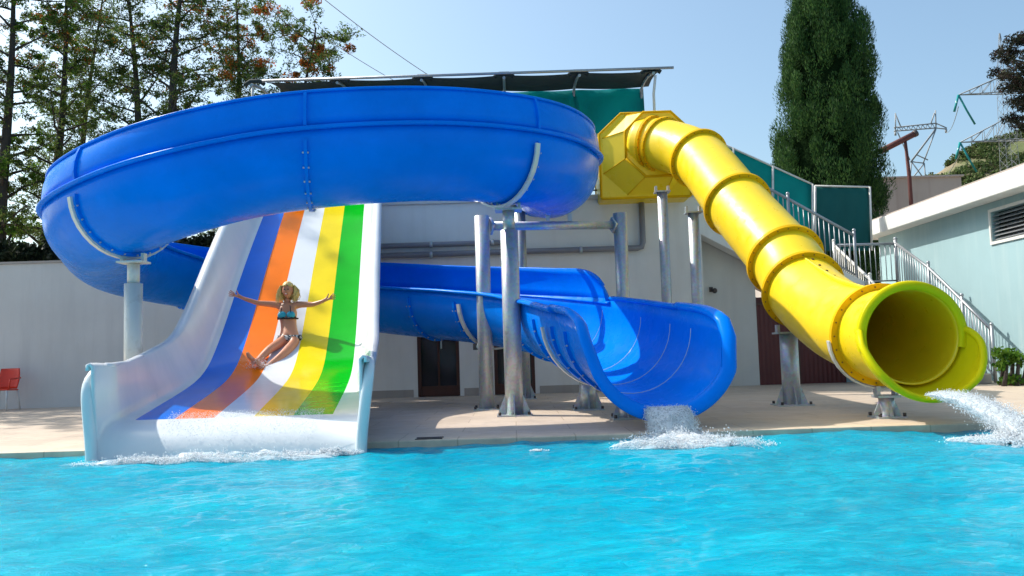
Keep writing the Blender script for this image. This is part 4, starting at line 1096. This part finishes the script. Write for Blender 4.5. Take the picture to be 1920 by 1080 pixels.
# ================================================================== HILL, PYLONS, WIRES
HX = np.linspace(60, 420, 110); HY = np.linspace(170, 420, 60); GX, GY = np.meshgrid(HX, HY)
def hillz(X, Y):
    # ridge seen from the camera
    px = 960 + 1600 * X / Y
    ridge = np.interp(px, [1600, 1700, 1760, 1810, 1860, 1910, 1990, 2200], [628, 420, 324, 292, 266, 252, 225, 190])
    zr_ = .85 + (640 - ridge) / 1600 * 235
    f = np.clip((Y - 170) / 65, 0, 1) ** .75
    back = np.clip((Y - 235) / 185, 0, 1)
    return np.maximum(zr_ * f * (1 - .15 * back), -1) - .6
Z = hillz(GX, GY); ns = np.array([[noise.noise(Vector((x * .05, y * .05, 0))) * 4 + noise.noise(Vector((x * .15, y * .15, 3))) * 1.6 for x in HX] for y in HY]); Z = np.where(Z > 2, Z + ns * .6, Z)
V = np.stack([GX, GY, Z], -1).reshape(-1, 3); ny, nx = GX.shape; ii = (np.arange(ny - 1)[:, None] * nx + np.arange(nx - 1)[None]).ravel()
tag(np_mesh('hill', V, np.stack([ii, ii + 1, ii + nx + 1, ii + nx], 1), 'hill', smooth=True), kind='structure')
r = np.random.default_rng(12); C = []
while len(C) < 1700:
    y = r.uniform(185, 240); px = r.uniform(1690, 2080); x = (px - 960) / 1600 * y
    z = float(hillz(np.array([x]), np.array([y]))[0]) + noise.noise(Vector((x * .05, y * .05, 0))) * 2.4
    if noise.noise(Vector((x * .12, y * .12, 7))) > -.12: C.append((x, y, z + .3, r.uniform(.6, 2.0)))
V, Fc = leaves(np.array(C), 90000, .36, 4, .7); tag(np_mesh('hill_scrub', V, Fc, 'scrub'), kind='stuff')

def lattice(mb, a, b, w0, w1, n, r_=.06, ax=(1, 0, 0), ay=(0, 1, 0)):
    a, b = Vector(a), Vector(b); ax = Vector(ax); ay = Vector(ay)
    lv = []
    for i in range(n + 1):
        f = i / n; c = a.lerp(b, f); w = w0 + (w1 - w0) * f; lv.append([c + ax * sx * w / 2 + ay * sy * w / 2 for sx, sy in ((-1, -1), (1, -1), (1, 1), (-1, 1))])
    for i in range(n):
        for j in range(4):
            mb.tube([lv[i][j], lv[i + 1][j]], r_ * 1.5, 4, caps=False); mb.tube([lv[i][j], lv[i + 1][(j + 1) % 4]], r_, 4, caps=False); mb.tube([lv[i + 1][j], lv[i][(j + 1) % 4]], r_ * .8, 4, caps=False)
PY = 110
def pp(px, py, dy=0): return at(px, py, PY + dy)
t = thing('lattice_pylon', 'large pale lattice power pylon at the right edge with green insulators on its arms', 'pylon', tuple(pp(1886, 400)))
t.location.z = 0; WORLD[t.name] = Vector(t.location)
mb = MB(); bse = pp(1887, 230); bse.z = 0; tp = pp(1884, 62); lattice(mb, bse, Vector((bse.x, bse.y, tp.z - 6)), 2.6, 1.1, 26, .02); lattice(mb, Vector((bse.x, bse.y, tp.z - 6)), Vector((bse.x, bse.y, tp.z)), 1.1, .1, 4, .02); mb.build('mast', 'lattice', t)
for (ya, yb2, px) in ((178, 152, 1797), (267, 232, 1800)):
    tipp = pp(px, ya); mx = bse.x; zl = pp(1884, ya - 4).z; zu = pp(1884, yb2 - 10).z
    for sgn in (1, -1):
        tpx = mx - sgn * (mx - tipp.x); mb = MB(); tip = Vector((tpx, PY, tipp.z))
        for dy in (-.6, .6):
            q = Vector((mx, PY + dy, zl)); qu = Vector((mx, PY + dy * .6, zu)); mb.tube([q, tip], .07, 4); mb.tube([qu, tip], .07, 4)
            for f in (.25, .5, .75): mb.tube([q.lerp(tip, f), qu.lerp(tip, f - .0)], .04, 4); mb.tube([q.lerp(tip, f), qu.lerp(tip, f - .25)], .04, 4)
        for f in (0, .25, .5, .75): mb.tube([Vector((mx, PY - .6, zl)).lerp(tip, f), Vector((mx, PY + .6, zl)).lerp(tip, f + .2)], .04, 4)
        arm = mb.build('cross_arm', 'lattice', t)
        MB().tube([tip, tip + Vector((-.7, 0, -2.2))], .16, 6).tube([tip, tip + Vector((.9, 0, -2.0)), tip + Vector((1.9, 0, -4.0))], .14, 6).build('insulator', 'ins', arm)
# far pylon
FY = 170
def fp(px, py): return at(px, py, FY)
t = thing('lattice_pylon', 'smaller distant power pylon with a wide flat crossbar left of the hill', 'pylon', tuple(fp(1728, 330))); mb = MB()
LN = [((1676, 239), (1755, 231)), ((1676, 246), (1755, 240)), ((1755, 231), (1775, 240)), ((1755, 240), (1775, 242)), ((1679, 212), (1679, 246)), ((1754, 207), (1755, 240)), ((1679, 214), (1690, 240)), ((1752, 212), (1745, 233)), ((1755, 240), (1707, 304)), ((1755, 242), (1731, 306)), ((1752, 246), (1709, 303)), ((1683, 248), (1706, 300)), ((1709, 303), (1733, 306)), ((1709, 303), (1706, 345)), ((1733, 306), (1736, 345)), ((1709, 303), (1736, 340)), ((1733, 306), (1706, 340)), ((1718, 290), (1740, 300))]
for a, b in LN: mb.tube([fp(*a), fp(*b)], .13, 4)
for i in range(9):
    a = (1676 + i * 9, 239 - i * .9); b = (1681 + i * 9, 246 - i * .7); mb.tube([fp(*a), fp(*b)], .08, 4); mb.tube([fp(*b), fp(a[0] + 9, a[1] - .9)], .08, 4)
for q in (1706, 1736):
    e = fp(q, 345); mb.tube([e, Vector((e.x, e.y, -.6))], .2, 4)
mb.build('lattice_frame', 'lattice', t)
for a in ((1679, 247), (1715, 243), (1774, 242)): MB().tube([fp(*a), fp(a[0], a[1] + 7)], .22, 5).build('insulator', 'lattice', t)
# wires
def wire(label, a, b, sag, r_=.02): 
    a, b = Vector(a), Vector(b); pts = [a.lerp(b, i / 14) - Vector((0, 0, sag * 4 * (i / 14) * (1 - i / 14))) for i in range(15)]
    tag(MB().tube(pts, r_, 4).build('power_line', 'lattice'), label, 'cable', 'overhead power lines')
wire('thin overhead line crossing the sky above the left half of the canopy, the right one', at(560, -40, 40), at(860, 175, 60), .3, .028)
wire('thin overhead line crossing the sky above the left half of the canopy, the left one', at(480, -20, 40), at(790, 178, 60), .3, .024)
wire('long thin line from the near pylon arm down to the distant pylon', pp(1797, 200), fp(1774, 248), 1.0, .05)
wire('long thin line from the lower pylon arm running down behind the roofs', pp(1800, 290), at(1700, 420, 160), 1.0, .05)

# ================================================================== CHAIR
ch = thing('plastic_chair', 'red plastic chair with a slatted back cut by the left edge of the photo', 'chair', (at(6, 700, 17.75).x, 17.75, 0))
cx_, cy_ = at(6, 700, 17.75).x, 17.75
MB().prism([(cx_ - .22, cy_ - .2, .42), (cx_ + .22, cy_ - .2, .42), (cx_ + .20, cy_ + .22, .40), (cx_ - .20, cy_ + .22, .40)], (0, 0, .03)).build('seat', 'red', ch, bevel=.01)
bk = MB(); rings = []
for i in range(9):
    f = i / 8; z = .44 + .42 * f; w = .2 + .03 * math.sin(f * 3); rings.append([Vector((cx_ + w * math.sin((j / 8 - .5) * 2.2) * 1.05, cy_ + .22 + .08 * f - .05 * (abs(j / 8 - .5) * 2) ** 2, z)) for j in range(9)])
bk.loft(rings, False, 0, True).build('backrest', 'red', ch, solid=.02)
for kx in (-1, 1):
    for ky in (-1, 1): MB().tube([(cx_ + kx * .19, cy_ + ky * .19, .41), (cx_ + kx * .22, cy_ + ky * .24, .0)], [.022, .016], 7).build('leg', 'wsteel', ch)
    MB().tube([(cx_ + kx * .22, cy_ - .18, .42), (cx_ + kx * .24, cy_ - .16, .64), (cx_ + kx * .23, cy_ + .22, .66)], .018, 7).build('armrest', 'red', ch)

# ================================================================== WOMAN ON THE SLIDE
pw = thing('person', 'blonde woman in a turquoise and black bikini sliding down with both arms stretched out', 'person', tuple(at(543, 640, 13.3)))
def skin_mesh(name, nodes, edges, mat, parent, root=0, lvl=2):
    me = bpy.data.meshes.new(name); keys = list(nodes); idx = {k_: i for i, k_ in enumerate(keys)}
    me.from_pydata([tuple(nodes[k_][0]) for k_ in keys], [(idx[a], idx[b]) for a, b in edges], []); me.materials.append(M[mat])
    o = link(name, me, parent)
    sk = o.modifiers.new('skin', 'SKIN'); sk.use_smooth_shade = True; sk.branch_smoothing = .4
    lay = me.skin_vertices[0] if me.skin_vertices else None
    if lay is None:
        bm = bmesh.new(); bm.from_mesh(me); bm.verts.layers.skin.verify(); bm.to_mesh(me); bm.free(); lay = me.skin_vertices[0]
    for k_ in keys:
        rr_ = nodes[k_][1]; rr_ = rr_ if isinstance(rr_, tuple) else (rr_, rr_); g_ = 1.16 if rr_[0] > .02 else 1.0; lay.data[idx[k_]].radius = (rr_[0] * g_, rr_[1] * g_)
    for i_ in range(len(keys)): lay.data[i_].use_root = (i_ == root)
    ss = o.modifiers.new('sub', 'SUBSURF'); ss.levels = lvl; ss.render_levels = lvl
    return o
HY_ = 13.35
hip = at(544, 628, HY_)
def slide_pt(px, py, dn=0.0):
    """point on slide floor under a pixel, raised by dn"""
    best = None
    for Y in np.arange(16, 9, -.01):
        p = at(px, py, Y)
        if p.z > floorz(Y): best = p; break
    best = at(px, py, Y); return best
N_ = {}
N_['pelvis'] = (at(543, 634, HY_), (.150, .10)); N_['waist'] = (at(541, 614, HY_ + .10), (.118, .085)); N_['chest'] = (at(540, 592, HY_ + .17), (.142, .10)); N_['upper'] = (at(539, 577, HY_ + .22), (.125, .08)); N_['neck'] = (at(539, 566, HY_ + .24), .045); N_['head0'] = (at(539, 556, HY_ + .22), .05)
N_['shL'] = (at(518, 571, HY_ + .22), .052); N_['elL'] = (at(482, 568, HY_ + .16), .036); N_['wrL'] = (at(449, 557, HY_ + .08), .024)
N_['shR'] = (at(560, 571, HY_ + .22), .052); N_['elR'] = (at(588, 571, HY_ + .16), .036); N_['wrR'] = (at(611, 563, HY_ + .06), .024)
N_['hpL'] = (at(531, 640, HY_ - .05), .088); N_['knL'] = (at(505, 655, HY_ - .42), .056); N_['caL'] = (at(492, 668, HY_ - .56), .05); N_['anL'] = (at(479, 680, HY_ - .74), .034)
N_['hpR'] = (at(556, 641, HY_ - .05), .088); N_['knR'] = (at(530, 666, HY_ - .44), .060); N_['caR'] = (at(513, 680, HY_ - .58), .052); N_['anR'] = (at(495, 692, HY_ - .76), .036)
for s_ in 'LR':
    an = N_['an' + s_][0]; N_['ft' + s_] = (an + Vector((-.07, -.07, .09)), .034); N_['to' + s_] = (an + Vector((-.10, -.08, .16)), .020)
    N_['he' + s_] = (an + Vector((-.02, -.05, -.01)), .03)
E = [('pelvis', 'waist'), ('waist', 'chest'), ('chest', 'upper'), ('upper', 'neck'), ('neck', 'head0'), ('upper', 'shL'), ('shL', 'elL'), ('elL', 'wrL'), ('upper', 'shR'), ('shR', 'elR'), ('elR', 'wrR'), ('pelvis', 'hpL'), ('hpL', 'knL'), ('knL', 'caL'), ('caL', 'anL'), ('pelvis', 'hpR'), ('hpR', 'knR'), ('knR', 'caR'), ('caR', 'anR'), ('anL', 'he' + 'L'), ('anR', 'heR'), ('anL', 'ftL'), ('ftL', 'toL'), ('anR', 'ftR'), ('ftR', 'toR')]
# hands: palm and five fingers in the same continuous body
for s_, sg in (('L', -1), ('R', 1)):
    w = N_['wr' + s_][0]; tip = at(429, 549, HY_ + .05) if sg < 0 else at(626, 556, HY_ + .04)
    d = (tip - w).normalized(); u_ = Vector((0, 0, 1)); u_ = (u_ - d * u_.dot(d)).normalized()
    k0 = 'pa' + s_; N_[k0] = (w + d * .065, (.030, .016)); E.append(('wr' + s_, k0))
    for f_, (off, ln) in enumerate(((.027, .07), (.010, .08), (-.008, .074), (-.026, .058))):
        a = 'f%d%s' % (f_, s_); b2 = a + 'b'; N_[a] = (w + d * .10 + u_ * off, .0095); N_[b2] = (w + d * (.10 + ln) + u_ * off * 1.7 + Vector((0, -.012, 0)), .0075); E += [(k0, a), (a, b2)]
    a = 'th' + s_; N_[a] = (w + d * .05 + u_ * .045, .011); N_[a + 'b'] = (w + d * .085 + u_ * .08, .0085); E += [('wr' + s_, a), (a, a + 'b')]
skin_mesh('body', N_, E, 'skin', pw)
# head with face
hc = at(539.5, 545, HY_ + .16); MBh = MB()
rings = []
for i in range(15):
    th = math.pi * i / 14; th = min(max(th, .05), math.pi - .05); ring = []
    for j in range(24):
        ph = 2 * math.pi * j / 24; x = .086 * math.sin(th) * math.cos(ph); y = .10 * math.sin(th) * math.sin(ph); z = .122 * math.cos(th)
        if z < -.02: x *= 1 - .28 * (-z - .02) / .09; y = y * (1 - .1 * (-z - .02) / .09)
        if y < 0:  # face side (towards camera)
            if abs(x) < .018 and -.035 < z < .015: y -= .018 * (1 - abs(x) / .018) * (1 - (z - .015) / -.05 * .0)
            if .0 < z < .035 and .012 < abs(x) < .045: y += .008
        ring.append(hc + Vector((x, y, z)))
    rings.append(ring[::-1])
hd = MB().loft(rings, True, 0, True, True).build('head', 'skin', pw)
MB().sphere(hc + Vector((-.03, -.093, .016)), .011).sphere(hc + Vector((.03, -.093, .016)), .011).build('eye', 'eye', hd)
MB().sphere(hc + Vector((0, -.103, -.022)), .012, sc=(.8, 1, 1.5)).build('nose', 'skin', hd)
MB().sphere(hc + Vector((0, -.092, -.060)), .021, sc=(1.2, .5, .55)).build('mouth', 'lip', hd)
MB().sphere(hc + Vector((0, -.099, -.058)), .015, sc=(1.2, .5, .35)).build('teeth', 'teeth', hd)
MB().sphere(hc + Vector((-.087, 0, -.01)), .02, sc=(.4, .8, 1.3)).build('ear', 'skin', hd); MB().sphere(hc + Vector((.087, 0, -.01)), .02, sc=(.4, .8, 1.3)).build('ear', 'skin', hd)
# hair: shell plus strands
mb = MB(); rings = []
for i in range(13):
    th = math.pi * .62 * i / 12; th = max(th, .04); ring = []
    for j in range(26):
        ph = 2 * math.pi * j / 26
        k_ = 1 + .12 * noise.noise(Vector((j * 1.3, i * .8, 1)))
        x = .106 * math.sin(th) * math.cos(ph) * k_; y = .118 * math.sin(th) * math.sin(ph) * k_; z = .142 * math.cos(th) * k_ + .006
        if y < -.02 and z < .065: y = .02; x *= 1.03
        ring.append(hc + Vector((x, y + .008, z)))
    rings.append(ring[::-1])
mb.loft(rings, True, 0, True, True)
rh = random.Random(9)
for q in range(240):
    ph = rh.uniform(-.12, math.pi + .12); x = .108 * math.cos(ph); y = .105 * math.sin(ph)
    s0 = hc + Vector((x, y, rh.uniform(.0, .09))); L = rh.uniform(.12, .24); sp = rh.uniform(.2, .9)
    m1 = s0 + Vector((x * sp * .6 + rh.uniform(-.02, .02), y * .3, -L * .45)); m2 = m1 + Vector((rh.uniform(-.05, .05) - x * .25, rh.uniform(-.02, .02), -L * .5))
    mb.tube([s0, m1, m2], [.010, .011, .003], 5, caps=False)
mb.build('hair', 'hair', pw)
# splash at her heels
fa = (N_['anL'][0] + N_['anR'][0]) / 2
def fnh(r, n):
    q = r.normal(0, 1, (n, 3)) * np.array([[.10, .09, .05]]) + np.array(fa)[None]; q[:, 2] = np.maximum(q[:, 2], np.array([floorz(y) for y in q[:, 1]]) + .01); return q
V, Fc = droplets(2600, fnh, .001, .005, 41); tag(np_mesh('heel_spray', V, Fc, 'drop', None, smooth=True), 'small burst of white spray round the heels of the sliding woman', 'spray')
# bikini
ctr = N_['chest'][0]
nf = Vector((0, -1, -.25)).normalized()
tb = MB()
for sx in (-1, 1): tb.sphere(ctr + Vector((sx * .070, -.098, .005)), .070, 12, 8, sc=(1, .75, .9))
top = tb.build('bikini_top', 'turq', pw)
MB().tube([ctr + Vector((.158 * math.cos(a), .120 * math.sin(a) - .010, -.048)) for a in np.linspace(0, 2 * math.pi, 25)], .012, 6).build('bikini_band', 'blackc', top)
mbs = MB()
for sx in (-1, 1):
    mbs.tube([ctr + Vector((sx * .08, -.138, .045)), N_['upper'][0] + Vector((sx * .062, -.080, .03)), N_['neck'][0] + Vector((sx * .03, .04, .02))], .006, 5)
    mbs.tube([ctr + Vector((sx * .02, -.138, -.035)), ctr + Vector((sx * .07, -.155, -.050)), ctr + Vector((sx * .140, -.08, -.03))], .014, 5)
mbs.build('strap', 'blackc', top)
pc = N_['pelvis'][0]
rings = []
for i, (dz, f) in enumerate(((.045, 1.0), (.0, 1.1), (-.045, 1.06))):
    rings.append([pc + Vector((.178 * f * math.cos(a), .118 * f * math.sin(a), dz + .03 * 0)) for a in np.linspace(0, 2 * math.pi, 25)[:-1]])
MB().loft(rings[::-1], True, 0, True).build('bikini_bottom', 'patt', pw, solid=.008)
S.render.engine = 'CYCLES'
